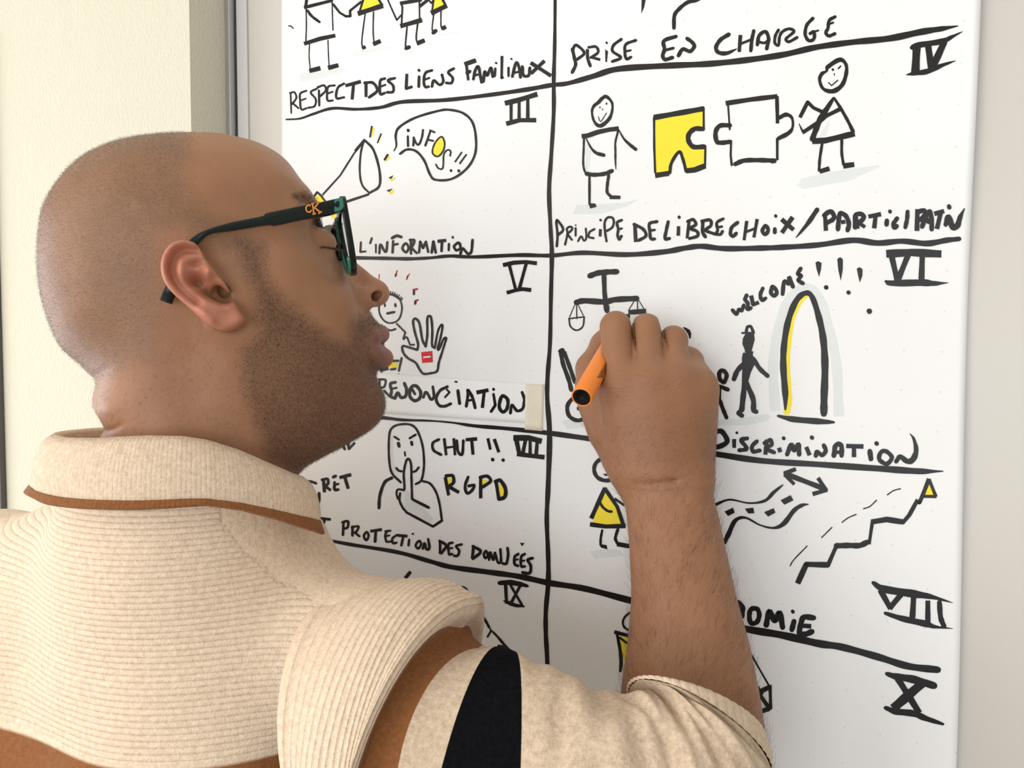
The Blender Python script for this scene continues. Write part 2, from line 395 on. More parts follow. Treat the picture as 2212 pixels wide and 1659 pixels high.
draw('heading', 'A', "p12 65,745 70,900;s14 60,740 95,735 110,780 75,830;p14 80,820 128,862;s15 190,722 142,745 140,800 150,870 190,862;p13 145,800 185,785;s15 275,705 225,735 265,790 255,845 205,858;p16 290,720 293,840;s16 280,695 330,680 345,720 295,770;s16 415,680 365,690 355,745 360,800 400,800;p14 360,745 400,730;s18 490,665 440,700 430,780 490,775;p26 510,680 615,652;p22 565,680 555,785;p22 665,655 665,765;s22 655,660 720,660 755,720 690,775;s20 815,625 780,640 775,700 780,750 815,740;p16 780,690 820,675;s20 895,622 840,640 880,680 880,730 835,735;p22 990,595 985,705 1028,692;p20 1088,610 1085,690;p20 1085,558 1090,562;s20 1190,560 1140,580 1125,640 1135,690 1165,690;p16 1130,635 1170,620;s20 1190,690 1205,640 1250,675 1280,650 1270,595;s20 1365,545 1320,575 1355,620 1345,660 1305,660;p32 1460,508 1530,484;p20 1465,520 1480,640;p26 1470,580 1492,568;s22 1520,630 1535,560 1560,530 1575,600 1585,655;p18 1530,600 1575,590;s22 1600,650 1610,570 1630,600 1660,540 1675,610;p18 1695,545 1690,605;p16 1700,500 1703,503;p20 1748,445 1745,620 1760,612;p18 1800,540 1800,605;p16 1823,468 1825,470;s22 1830,610 1860,500 1885,540 1895,615;p16 1840,580 1890,570;s22 1910,530 1920,600 1960,600 1970,540;p28 1985,505 2130,598;p26 2080,490 1985,580", 'RESPECT DES LIENS FAMILIAUX written heading')
# second cell, left column
draw('roman_numeral', 'B', "p40 1745,170 1850,145 2000,98;p36 1755,348 1860,320 1990,320;p26 1785,170 1785,330;p26 1855,135 1855,300;p28 1930,140 1930,310", 'roman numeral III')
draw('megaphone_drawing', 'B', "p14 150,965 300,800 420,610 510,495;p22 430,590 512,490;s16 510,490 480,600 470,760 490,880 550,950;s20 520,500 590,580 640,750 640,890 560,950;p20 545,965 350,1030;fY 90,985 130,965 160,1000 200,1060 280,1180 255,1190 150,1080 85,1010;p16 75,980 100,945 145,985;p14 140,985 250,1130", 'megaphone with yellow mouthpiece')
draw('spark_marks', 'B', "p14 575,375 560,465;fY 588,370 602,400 578,465 566,462;p12 655,440 625,515;fY 655,440 662,445 638,515 630,515;p20 712,622 688,662;fY 718,628 736,640 702,682 695,668;f 720,820 762,798 742,832;fY 730,835 775,812 772,835 745,850;f 700,930 757,913 725,944;fY 720,948 760,922 765,945 735,966", 'short sparks beside the megaphone')
draw('speech_bubble', 'B', "s20 765,590,8 788,540,14 783,450 815,380 950,300 1150,240 1250,230 1370,260 1450,340 1480,480 1470,620 1400,740 1270,830 1130,838 1080,790 1030,670 960,590 880,575 820,612", 'speech bubble outline')
draw('lettering', 'B', "p18 888,460 890,545;p24 890,406 892,412;p18 935,540 940,470;s18 938,470 960,520 985,530 1010,470 1020,405;p18 1085,410 1065,470 1040,540;p16 1080,408 1120,425;p16 1065,490 1108,500;fY 1185,465 1205,520 1195,585 1150,632 1108,610 1112,550 1145,490;o14 1185,465 1208,520 1195,585 1150,635 1105,610 1110,550 1145,490;s14 1255,630 1260,590 1230,580 1200,620 1195,720 1180,745 1150,735 1132,705;p14 1355,600 1300,680;p22 1262,755 1264,760;p14 1395,620 1340,695;p24 1330,758 1332,762", 'INFOS!! lettering inside the bubble')
draw('heading', 'B', "p16 480,1380 475,1465 520,1460;p16 575,1345 560,1390;p14 610,1400 610,1470;s20 640,1475 650,1400 680,1450 700,1460 710,1380;p20 760,1370 755,1470;s24 750,1345 790,1325 830,1335;p18 760,1405 800,1395;o20 870,1390 895,1430 870,1468 840,1430;p20 915,1360 915,1480;s20 905,1360 945,1365 925,1420;p20 920,1430 965,1475;p20 985,1470 995,1375 1020,1430 1045,1375 1065,1465;p22 1095,1470 1110,1375 1130,1470;p16 1100,1430 1125,1430;p26 1155,1372 1212,1365;p22 1185,1375 1180,1465;p20 1245,1395 1243,1450;p20 1277,1335 1279,1340;o22 1330,1385 1345,1430 1310,1450 1290,1415;s22 1345,1480 1365,1435 1410,1480 1440,1460 1450,1360", "L'INFORMATION written heading")
# third cell, left column
draw('roman_numeral', 'C', "p34 1365,133 1450,114 1560,107 1645,118;p26 1410,135 1465,345;p28 1562,120 1500,345;p32 1398,380 1470,360 1530,350 1595,358", 'roman numeral V')
draw('face_drawing', 'C', "o14 345,395 420,430 448,520 420,620 345,655 280,625 242,540 265,430;p14 295,485 295,505;p18 388,485 390,505;p22 318,568 378,556;p8 305,400 300,370;p8 325,400 322,368;p8 345,402 345,368;p8 365,405 365,372;p8 382,412 385,378;p8 398,420 405,392;p8 412,430 425,400;p8 425,440 445,418;p8 440,450 455,430;s18 300,405 360,400 430,440;s16 290,690 340,720 390,708;s14 400,660 435,695 480,740;s14 475,745 460,800 490,780 520,850;p16 528,850 556,848", 'spiky-haired face with flat mouth')
draw('tick_marks', 'C', "pR8 245,215 242,260;pR10 405,185 395,215;p14 395,217 390,235;pR8 517,210 495,250;p10 500,230 490,262;pR18 550,357 584,350;p18 555,367 555,395;pR14 577,452 593,448;p18 570,457 566,482", 'red and grey ticks around the face')
draw('hand_drawing', 'C', "s20 585,895 520,875 455,862 458,915 500,968 570,1010 605,1068 640,1108 700,1105 762,1085 778,1010 800,940;s18 800,940 825,860 845,790 820,800 782,888 768,880 790,800 812,690 800,672 770,730 742,878;s20 742,878 718,850 720,720 710,610 690,592 675,620 675,760 660,865;s20 660,865 630,800 605,660 570,615 548,640 562,730 592,840 585,895;fR 620,915 720,905 725,1005 630,1012;fW 640,955 705,948 705,962 640,968", 'open hand with a red square on its palm')
draw('bucket_drawing', 'C', "fY 325,1005 418,1010 405,1055 320,1050;p20 335,995 415,992;p18 445,968 420,1082;p20 350,1070 390,1065;p12 420,1110 430,1140;p14 265,1080 265,1125;p26 262,1078 318,1062", 'little yellow pot')
CR = 'C'
M_PATCH = plain('white_patch_paper', (0.84, 0.84, 0.83), 0.6, 0.0, 0.3, noise=(20, 0.03))
M_TAPE = plain('cream_masking_tape', (0.74, 0.69, 0.55), 0.5, 0.0, 0.4, noise=(60, 0.08))
def strip(name, pts, off, mat, label, n=24):
    ox, oy, sc = CROPS[CR]; p = [np.array([ox+a*sc, oy+b*sc]) for a, b in pts]
    V = []; F = []
    for j in range(9):
        for i in range(n+1):
            s, t = i/n, j/8
            q = (p[0]*(1-s)+p[1]*s)*(1-t)+(p[3]*(1-s)+p[2]*s)*t
            V.append(on_paper(q[0], q[1], off))
    for j in range(8):
        for i in range(n): a = j*(n+1)+i; F.append((a, a+n+1, a+n+2, a+1))
    o = mesh_obj(name, V, F, mat, sheet); o['label'] = label
    so = o.modifiers.new('thickness', 'SOLIDIFY'); so.thickness = 0.00018; so.offset = -1
    return o
strip('correction_strip', [(60, 1085), (1700, 1203), (1690, 1560), (60, 1450)], 0.00042, M_PATCH, 'white strip pasted under the third heading', 60)
draw('heading', 'C', "s20 240,1160 300,1165 290,1225 250,1235;p18 250,1160 245,1230;p20 290,1260 340,1315;s26 390,1185 345,1200 355,1260 350,1310 385,1330;p20 350,1245 400,1235;s28 385,1330 410,1280 440,1320 480,1310 490,1250 470,1195;o28 570,1215 615,1270 605,1330 560,1350 520,1310 525,1240;p22 535,1240 565,1290;s24 640,1320 660,1275 680,1290 710,1340 735,1310 725,1225;s26 855,1225 790,1260 755,1330 780,1390 830,1400 885,1378;p18 850,1250 875,1275 835,1318;p16 925,1180 940,1182;s28 950,1260 965,1375;s26 1025,1400 1040,1300 1040,1255 1080,1320 1105,1415;p20 1040,1350 1090,1340;p34 1128,1275 1212,1257;p28 1185,1270 1170,1405;p24 1270,1300 1285,1390 1252,1440;p24 1268,1245 1270,1250;o30 1345,1310 1395,1340 1390,1420 1350,1450 1320,1400;s26 1420,1460 1435,1390 1480,1440 1530,1420 1545,1340 1525,1275", 'RENONCIATION written on the pasted strip', extra=0.00020)
strip('tape', [(1556, 1200), (1720, 1205), (1706, 1622), (1548, 1608)], 0.00072, M_TAPE, 'cream tape over the end of the pasted strip', 6)
# fourth cell, left column
draw('figure_drawing', 'D', "s18 875,590 800,510 778,400 775,250 790,150 850,108 950,105 1010,150 1055,270 1070,400 1065,500 1045,575 1000,605;p16 822,208 860,232;s18 950,220 1000,190;p26 855,262 861,288;p24 965,252 969,273;p14 908,335 912,366;s18 838,470 855,490 883,498;s18 1025,465 1000,495 977,502;s18 875,650 905,645 900,520 915,430 935,392 960,430 965,560 970,730;s16 895,655 850,650 840,690 860,735 870,690;s18 870,680 865,740 890,800 920,835;p20 920,840 1145,960 1220,910;p22 988,740 1102,798;s18 1060,580 1120,600 1170,670 1200,770 1220,910;s24 800,552 740,590 700,700 692,805;fB 786,200 812,190 815,400 850,540 800,490;fB 900,640 940,660 1150,900 1120,930 900,800", 'frowning figure with a finger on its lips')
draw('lettering', 'D', "s22 1195,230 1145,260 1150,320 1212,358;p22 1240,228 1255,355;p22 1320,228 1330,355;p18 1250,300 1325,290;s22 1345,240 1355,330 1390,355 1400,240;p28 1430,232 1505,226;p24 1470,235 1480,350;p22 1607,228 1625,308;p28 1645,398 1647,402;p26 1662,235 1695,330;p28 1732,402 1735,405", 'CHUT!! lettering')
draw('roman_numeral', 'D', "p44 1835,217 1950,217 2042,242;p36 1862,352 1950,365 2068,378;p36 1845,235 1868,345;p30 1922,230 1900,340;p26 1960,235 1960,345;p28 2020,240 2010,360", 'roman numeral VII')
draw('lettering', 'D', "p26 1250,555 1275,690;s26 1255,535 1310,535 1318,590 1280,622;p28 1290,632 1355,670;fY 1268,560 1305,547 1300,590 1275,612;s24 1440,545 1415,620 1430,680 1470,660 1490,615 1445,620;p26 1545,560 1545,715;s26 1540,548 1600,538 1628,580 1560,630;fY 1555,568 1612,575 1560,612;s30 1670,582 1710,575 1752,640 1748,710 1700,732;p28 1675,590 1697,725;fY 1695,610 1720,605 1745,660 1730,705 1708,700", 'RGPD lettering with yellow counters')
draw('lettering', 'D', "p24 227,568 235,665;s22 215,568 260,562 265,600 240,620;p22 243,622 282,652;s22 320,590 320,650 352,650;p18 320,612 352,602;p24 308,546 328,537;p26 370,548 450,527;p24 405,545 432,635;s20 100,580 130,585 165,598", 'part of a word left of the frowning figure')
draw('ink_stroke', 'D', "s22 190,680 190,740 170,795", 'ink stroke beside the collar tip')
draw('lettering', 'D', "s20 250,320 300,320 320,270;p20 385,268 405,312;p20 432,258 440,310 485,262;p16 180,330 225,300", 'part of a word below the bearded chin')
draw('heading', 'D', "p14 180,840 182,860;p14 165,910 165,930;p22 205,892 280,900;p22 235,905 225,950;p20 395,925 390,1030;s20 385,925 430,915 430,965 395,980;p20 470,960 470,1035;s18 465,965 520,960 500,1005 470,1010;p18 490,1010 528,1042;o18 590,1005 605,1040 585,1075 565,1040;p24 628,998 708,986;p22 665,1000 660,1078;s18 765,995 745,1030 755,1085 790,1085;p14 750,1040 780,1035;p16 745,1000 788,995;s18 845,1030 805,1060 810,1100 840,1095;p24 858,1035 922,1040;p20 895,1045 880,1118;p18 945,1070 940,1118;p16 975,1020 977,1023;o18 1030,1080 1045,1110 1020,1145 1000,1115;s20 1060,1145 1075,1100 1090,1150 1115,1140 1105,1065;p22 1205,1088 1205,1182;s22 1200,1080 1255,1120 1215,1185;s20 1310,1095 1275,1110 1280,1190 1305,1190;p16 1280,1145 1308,1140;s20 1385,1110 1340,1125 1365,1165 1350,1205 1320,1205;p24 1485,1132 1475,1222;s24 1480,1125 1545,1170 1480,1230;o20 1590,1165 1605,1200 1585,1225 1572,1195;s20 1615,1240 1625,1175 1650,1240 1665,1180;s20 1665,1180 1690,1260 1715,1250 1710,1150;s22 1730,1270 1760,1270 1775,1200 1770,1140;s22 1860,1190 1830,1215 1830,1275 1860,1290;p16 1830,1240 1858,1235;s22 1915,1190 1885,1215 1885,1290 1915,1295;p16 1885,1250 1912,1245;f 1875,1095 1915,1100 1890,1125;s24 1980,1225 1940,1240 1965,1290 1955,1350 1895,1345", 'PROTECTION DES DONNEES written heading')
# fifth cell, left column
draw('ink_stroke', 'D', "p26 952,1345 918,1386", 'short ink stroke above the shoulder')
draw('figure_drawing', 'Q', "fY 90,285 140,300 168,345 60,330;s28 60,275 100,258 140,280 172,338", 'top of a yellow head behind the shoulder')
draw('figure_drawing', 'Q', "s28 330,590 367,645 402,710;p20 385,820 425,750;s24 402,712,12 420,740,16 490,810,24 575,910,30 650,1000,30", 'thin drawn arm above the black stripe')
draw('roman_numeral', 'Q', "s50 520,207,44 640,202,56 760,222,50 838,242,30;p36 590,230 600,430;p28 650,240 780,465;p32 750,250 660,420;s40 570,410,14 620,430,40 700,460,40 800,475,18", 'roman numeral IX')
# first cell, right column
draw('line_drawing', 'E', "f 868,-20 908,-20 890,70 863,130", 'short ink stroke cut by the top of the view')
draw('line_drawing', 'E', "s34 1500,-60 1390,0 1300,25 1220,90 1180,150 1175,268", 'curved ink stroke cut by the top of the view')
multi('heading', [('E', "s26 205,480 240,430 318,505 250,568;s30 205,470 225,560 235,620 203,692;s28 348,480 352,560 376,630;s24 360,452 430,447 450,500 380,550;p26 390,548 462,568;f 518,470 545,490 535,595 520,590;p18 530,405 535,412;s26 672,375 600,430 590,490 668,550 585,588;s26 810,385 720,420 705,480 720,562 765,545;p20 718,490 762,480;s34 1195,348 1080,390 1085,470 1068,530 1090,568 1160,550;p26 1088,480 1160,462;s34 1218,532 1260,470 1330,490 1370,440 1345,400 1300,367;s36 1700,328 1620,380 1578,450 1600,500 1680,508 1775,467,10;p32 1810,345 1800,485;s32 1938,295 1920,380 1910,485;p24 1808,420 1928,372;s32 1972,428 1990,340 2050,302 2080,370 2062,465;s24 1985,400 2040,410 2068,392"), ('F', "s26 140,285 110,340 105,410 140,430 150,350 180,300 240,275 288,300 212,370 240,398 318,357;s30 468,175 410,240 395,330 430,388 478,370 478,305 442,320;p18 445,310 520,291;s30 680,160 625,195 612,270 592,310 620,343 678,322;p20 618,230 662,216")], 'PRISE EN CHARGE written heading')
# second cell, right column
draw('roman_numeral', 'F', "s40 1415,455,40 1470,432,50 1700,395,50 1800,350,30 1900,300,4;s40 1360,715,6 1430,702,36 1560,682,48 1700,625,36 1832,580,6;p72 1460,455 1448,685;p60 1570,440 1602,655;p60 1718,415 1612,645", 'roman numeral IV')
draw('figure_drawing', 'G', "o 660,158,38 728,230,28 730,330,28 690,430,40 590,508,44 520,460,30 490,350,26 510,275,34 570,225,40 605,185,40;p16 585,285 586,290;p18 663,238 664,248;p12 615,305 618,322;s10 565,395 585,450 605,445 665,350;p52 385,630 440,624 560,582 700,552 792,542;s24 395,640 390,800 385,950 400,1040 430,1080;s46 425,1080 520,1092 640,1080 730,1045;s22 805,560,26 770,700,22 770,800,24 770,920,22 776,1030,8;s20 420,660,14 480,770,24 540,830,36 630,858,44;s20 815,560,12 870,660,24 940,730,34 1012,788,40;p28 460,1090 460,1440;f 445,1430 470,1495 545,1475 530,1435;s34 690,1100 675,1200 672,1300 715,1350;p40 715,1360 815,1362;fB 425,690 490,790 450,1060 408,1040", 'smiling box-bodied figure with one arm out')
draw('puzzle_drawing', 'G', "fY 1240,420 1815,320 1820,530 1700,535 1625,640 1670,765 1845,770 1835,980 1610,1030 1570,870 1525,820 1440,920 1415,1065 1250,1070;p60 1250,405 1806,306;p26 1232,410 1234,760 1245,1060;p60 1265,1097 1388,1078;s36 1420,1070 1440,950 1530,818 1575,900 1615,1050;p60 1635,1043 1720,1033 1825,992;p24 1840,990 1845,750;s54 1830,757 1700,757 1642,680 1652,600 1720,543 1815,545;p24 1825,545 1824,290", 'yellow jigsaw piece')
draw('puzzle_drawing', 'H', "p50 212,636 480,595 755,562;p20 220,640 240,930;s48 240,885 130,890 82,960 92,1060 140,1080 240,1070;p24 255,1060 250,1220 262,1330;s48 300,1320 400,1280 560,1275 740,1280;p46 700,1290 755,1282;p38 768,570 775,850;s40 795,800,40 870,765,44 935,800,30 945,900,26 900,970,44 785,1032,44;p28 772,1030 772,1275", 'unfilled jigsaw piece')
draw('figure_drawing', 'H', "o 1470,150,46 1540,200,34 1545,300,40 1500,430,44 1400,502,50 1290,478,34 1247,380,34 1270,310,40 1325,275,24 1340,230,44;p24 1393,258 1396,264;p16 1457,248 1482,222;p10 1410,300 1412,330;p12 1345,405 1380,440 1450,380;s58 1402,580,30 1320,710,56 1260,800,58 1210,920,58 1165,1040,56;p60 1185,1062 1310,1055 1618,982;s30 1410,580,24 1480,690,34 1560,830,34 1622,955,40;p38 1290,740 1180,690 1112,625 1032,785;s16 1015,865,8 1050,940,22;p42 1065,960 1250,840 1320,780 1465,708;s30 1275,1090 1250,1250 1240,1390;p48 1262,1398 1340,1374;s30 1495,1050 1495,1200 1515,1325;p54 1530,1338 1615,1326;fB 1330,850 1375,800 1325,1000 1232,1022", 'winking figure in a triangular dress')
draw('wash', 'G', "fB 310,1450 600,1440 900,1420 1060,1380 900,1470 600,1560 260,1560", 'pale blue ground shading under a figure')
draw('wash', 'H', "fB 1040,1480 1400,1400 1900,1330 1920,1350 1600,1500 1060,1600 1000,1560", 'pale blue ground shading under a figure')
multi('heading', [('I', "s26 62,550 70,430 58,300 72,278 130,370 78,430;s22 150,532 175,420 170,362 210,342 225,370 175,420;p22 183,432 222,482;p22 262,358 262,438;p16 262,325 264,330;s20 287,497 320,445 350,490 375,460 370,362;s22 462,368 410,400 402,450 452,464;p28 525,378 522,436;p24 525,270 530,275;s24 590,497 575,400 570,300 600,247 650,247 668,290 650,350 592,388;s28 752,272 702,300 715,370 707,430 725,478 748,442;p22 717,370 752,361;p36 892,325 900,492;s32 882,317 980,370 1008,440 932,488;s32 1125,288 1047,310 1050,390 1060,468 1102,473;p26 1053,385 1102,376;s34 1245,290 1225,380 1212,468 1258,468;p36 1355,350 1352,425;p32 1360,238 1362,244;p30 1465,302 1447,456;s32 1452,287 1510,267 1538,320 1478,360 1548,390 1558,440 1472,468;s36 1612,292 1612,400 1640,450;s32 1602,282 1690,272 1698,330 1642,380 1738,420;s30 1830,258 1762,300 1770,380 1752,420 1800,423 1822,392;p24 1764,350 1816,341;s36 1982,298 1920,350 1907,420 1935,443 1968,412;p32 2078,292 2052,475;p32 2188,272 2157,446;p26 2064,400 2166,362"), ('J', "o36 110,318 138,360 110,406 78,370;p38 205,350 205,386;p30 213,215 215,222;p42 285,262 385,350;p42 378,242 285,378;s34 635,155,44 540,295,40 420,440,10;p40 715,205 724,355;s44 705,212 770,172 808,220 790,258 732,288;s44 847,355 855,260 872,192 930,222 958,300 945,365;p36 878,284 922,276;s44 1022,335 1027,212 1090,202 1108,240 1062,288;p36 1064,292 1112,325;p40 1028,215 1045,335;p42 1172,222 1270,203;p40 1230,215 1217,330;p42 1345,265 1341,306;p34 1375,170 1378,178;s42 1447,244 1412,300 1422,338 1447,320;s40 1555,175 1550,250 1532,335;p44 1655,165 1651,355;s44 1652,182 1720,162 1728,210 1682,258;s44 1703,328 1740,230 1780,173 1800,260 1800,355;p46 1735,250 1785,285;p42 1842,193 1912,173;p44 1890,195 1857,335;s56 1942,308,44 1970,225,50 2010,325,60 2060,318,56 2090,230,44 2135,140,8;p42 1975,118 1980,133")], 'PRINCIPE DE LIBRE CHOIX / PARTICIPATION written heading')
# third cell, right column
draw('roman_numeral', 'J', "p74 1365,602 1600,590 1872,604;p54 1392,622 1447,858;p54 1558,622 1462,858;p54 1705,622 1696,870;s60 1335,885,30 1400,902,56 1700,897,66 1830,905,46 1970,898,4", 'roman numeral VI')
draw('lettering', 'L', "s32 217,497 250,532 275,492 300,500 318,452;s34 343,365 330,402 355,440 350,488 382,478;p34 386,378 401,448 442,432;s32 488,302 466,360 481,408 513,391;o34 575,287 613,330 595,368 562,345;s34 665,355 680,242 720,262 725,204 758,288;s34 828,124 802,170 830,190 807,230 848,258;f 960,70 985,58 1015,75 1010,130 992,200 970,130;p38 1055,293 1058,296;f 1155,40 1180,22 1205,40 1205,130 1187,235 1165,140;p38 1255,338 1258,341;f 1330,125 1355,112 1382,130 1380,190 1357,250 1340,180;p46 1440,505 1444,508", 'WELCOME!!! lettering')
draw('doorway_drawing', 'L', "s50 690,1388,16 690,1250,50 672,1000,54 680,800,52 720,580,52 790,410,50 870,345,44 930,380,44 990,560,52 1030,760,56 1045,1000,60 1037,1290,60 1035,1425,60;s50 625,1445,20 760,1475,48 1000,1495,48 1125,1502,20;sY36 880,372,30 820,430,36 760,560,40 735,700,40 715,900,36 718,1100,36 725,1300,50 702,1410,56", 'arched doorway with a yellow edge')
draw('wash', 'L', "sB90 600,1400 580,1000 620,700 700,450 790,335 890,300 1000,400 1090,700 1150,1000 1170,1450", 'pale blue shading around the doorway')
draw('wash', 'L', "fB 60,1480 250,1470 520,1430 560,1450 530,1490 350,1530 60,1530", 'pale blue ground shading under a figure')
draw('figure_drawing', 'L', "s26 340,690 350,650 380,645 402,690;p16 303,702 412,700;f 335,705 410,705 416,760 395,840 385,872 330,862 305,800 310,750;f 310,880 395,868 405,930 412,990 380,1060 355,1150 300,1140 305,1000 300,930;s42 320,975 260,1042 230,1115;s38 402,930 460,1020 530,1086;s46 330,1130 315,1250 300,1390;s38 300,1390 272,1420 302,1443;s44 340,1150 400,1290 405,1390;p42 405,1396 430,1408;p30 340,860 390,880", 'solid black walking figure in a cap')
draw('figure_drawing', 'L', "o36 135,1040 165,1080 140,1143 102,1110 102,1052;s34 45,1190 100,1182 176,1210;p36 97,1195 97,1285;s34 52,1425 60,1340 97,1302 130,1380 163,1460", 'small black child figure')
draw('scales_drawing', 'K', "s46 348,108 420,82 500,73 590,70;p40 475,95 480,250 495,400;p46 498,380 502,420;s48 228,345 300,331 480,340 580,320 768,310;p8 220,350 165,480;p10 230,360 232,490;p8 240,360 298,480;p12 165,490 300,475;s14 162,490 175,560 230,595 285,560 298,480;p8 745,335 695,415;p10 775,330 777,410;p8 785,325 835,405;p40 708,433 838,424", 'pair of scales being drawn')
draw('ink_stroke', 'K', "s34 1190,570,10 1228,600,30 1243,630,26 1245,665,12", 'curved ink stroke beside the ring finger')
draw('wash', 'K', "fB 90,1410 210,1385 330,1380 400,1450 150,1480", 'pale blue ground shading under a figure')
draw('instrument_drawing', 'K', "p36 82,783 104,773;s36 90,800 110,900 160,1040 182,1130;s34 120,795 170,930 215,1060;o34 235,1190 320,1290 310,1370 240,1403 162,1360 152,1260;p32 246,1292 249,1300", 'long-necked round shape left of the hand')
# fourth cell, right column
draw('heading', 'M', "p36 90,172 95,258;s42 90,137 160,132 208,220 130,268 102,263;p32 270,210 270,265;p24 293,142 295,145;s34 386,192 330,207 370,260 378,288 315,298;s34 472,217 430,260 437,308 496,300;p34 560,215 547,325;s34 538,235 590,207 600,250 548,280 625,318;p34 666,275 679,315;p32 707,190 710,195;s38 738,335 775,247 800,300 838,245 845,335;p36 912,280 933,330;p34 955,182 960,188;s36 992,347 1002,312 1050,340 1080,300 1062,253;s40 1152,345 1165,262 1200,242 1220,270 1220,345;p30 1155,315 1215,315;p38 1275,260 1400,264;p38 1330,275 1330,345;s42 1470,305 1480,375;p36 1528,235 1532,240;o36 1610,305 1665,360 1620,418 1555,380 1565,320;s40 1703,397,36 1740,355,40 1800,395,44 1850,380,50 1880,300,40 1860,200,24 1825,150,6", 'DISCRIMINATION written heading')
draw('arrow_drawing', 'M', "p42 760,520 1050,632;p34 722,500 805,468;p30 722,518 795,592;p34 1018,552 1080,645;p34 1082,652 975,682;f 703,502 745,478 760,540 740,545;f 1100,650 1050,600 1030,650 1060,672", 'double-headed arrow')
draw('road_drawing', 'M', "s20 100,780,26 230,735,16 400,765,14 540,745,24 620,670,30 700,605,12;s20 182,1115,34 220,1040,40 280,920,34 370,895,20 500,960,14 620,985,20 710,945,40 800,830,36 870,785,30 930,775,6;f 185,840 260,805 275,850 215,880;f 365,815 440,805 448,855 395,858;f 535,845 620,810 635,850 570,885;f 680,740 770,695 795,740 715,780", 'winding dashed road')
draw('staircase_drawing', 'M', "p46 838,1462 870,1390 908,1307 1088,1312;p34 1100,1315 1172,1150;s46 1175,1143 1280,1140 1380,1140 1450,1110;p28 1465,1120 1495,920;p46 1510,928 1620,910 1750,930;p34 1765,935 1820,870 1888,745;p32 1888,755 1910,760 1938,695;fY 1995,580 1950,695 2045,700;p36 1990,562 1938,695;p28 1997,562 2052,700;p28 1955,705 2050,707", 'rising staircase with a yellow flag')
draw('dash_marks', 'M', "s10 1625,692 1680,655 1740,638;s10 1415,815 1470,795 1530,740;s10 1225,935 1280,895 1350,865;s10 1045,1070 1135,980;s10 765,1320 800,1265 915,1145", 'thin dashes above the staircase')
draw('figure_drawing', 'N', "o38 560,330 660,400 660,520 570,560 480,530 442,450 470,370;p32 548,408 550,415;p12 588,435 588,455;f 530,490 625,490 600,512 555,512;fY 570,650 645,760 730,1010 420,1005 505,770;p42 548,648 418,935;p36 555,645 680,830 740,1010;p42 415,1010 560,1030 750,1025;s26 495,770 530,830 580,870 622,878;p26 650,745 755,815;s24 525,1070 510,1150 508,1220;f 500,1210 570,1220 580,1265 510,1245;s30 685,1060 660,1150 680,1200;p42 690,1212 790,1230", 'small figure in a yellow triangular dress')
draw('wash', 'N', "fB 390,1280 550,1262 700,1270 760,1330 450,1360", 'pale blue ground shading under a figure')
draw('heading', 'O', "s50 130,280 165,320 160,390;o38 290,330 310,380 290,440 240,448 227,390 240,335;s44 368,465 395,352 440,430 480,362 505,485;s42 600,435 582,505;p30 588,350 592,356;s44 765,405 682,400 657,460 647,530 690,543 750,520;p34 668,470 732,475", 'end of the AUTONOMIE heading')
draw('roman_numeral', 'O', "s50 1262,112,30 1350,163,54 1600,205,60 1750,230,36 1930,280,3;p44 1328,185 1400,315;p44 1498,205 1407,315;p44 1600,220 1590,390;p40 1718,275 1718,450;s40 1815,275 1825,400 1853,475;s40 1362,366,26 1500,410,44 1700,455,50 1780,480,26 1930,495,3", 'roman numeral VIII')
# fifth cell, right column
draw('roman_numeral', 'O', "s50 1375,872,30 1450,895,50 1600,920,60 1770,972,54;s50 1365,1157,30 1450,1187,50 1600,1205,50 1700,1245,44 1845,1293,22;p50 1475,925 1638,1185;p72 1650,970 1448,1145", 'roman numeral X')
draw('ladder_drawing', 'O', "p14 230,690 390,970;p38 285,1038 392,985;p26 400,975 405,1155;p32 300,1030 398,1165;p38 305,1193 380,1168;p24 265,930 330,1040", 'ladder-like outline right of the forearm')
draw('figure_drawing', 'Q', "s24 2060,510 1960,580 1925,650 1950,720 2050,760;p38 1840,768 2150,850;fY 1890,810 2130,880 1990,1150 1930,1090 1880,900;s30 1860,800,30 1890,950,36 1905,1100,40 1895,1210,30;p26 1890,830 2100,990", 'figure in yellow half hidden by the forearm')
# ------------------------------------------------------------------ distance fields and their surfaces (camera-frame metres)
def smin(a, b, k):
    h = np.clip(0.5+0.5*(b-a)/k, 0, 1)
    return b*(1-h)+a*h-k*h*(1-h)
def smax(a, b, k): return -smin(-a, -b, k)
def sphere(p, c, r): return np.linalg.norm(p-np.asarray(c), axis=1)-r
def ellip(p, c, r, R=None):
    q = p-np.asarray(c)
    if R is not None: q = q @ np.asarray(R).T
    r = np.asarray(r); k0 = np.linalg.norm(q/r, axis=1); k1 = np.linalg.norm(q/(r*r), axis=1)
    return k0*(k0-1)/(k1+1e-9)
def cone(p, a, b, ra, rb):               # capsule with two radii
    a = np.asarray(a); b = np.asarray(b); ab = b-a
    t = np.clip(((p-a) @ ab)/(ab @ ab+1e-12), 0, 1)
    return np.linalg.norm(p-a-t[:, None]*ab, axis=1)-(ra+(rb-ra)*t)
def chain(p, pts, rad, k=0.002):
    d = None
    for i in range(len(pts)-1):
        c = cone(p, pts[i], pts[i+1], rad[i], rad[i+1])
        d = c if d is None else smin(d, c, k)
    return d
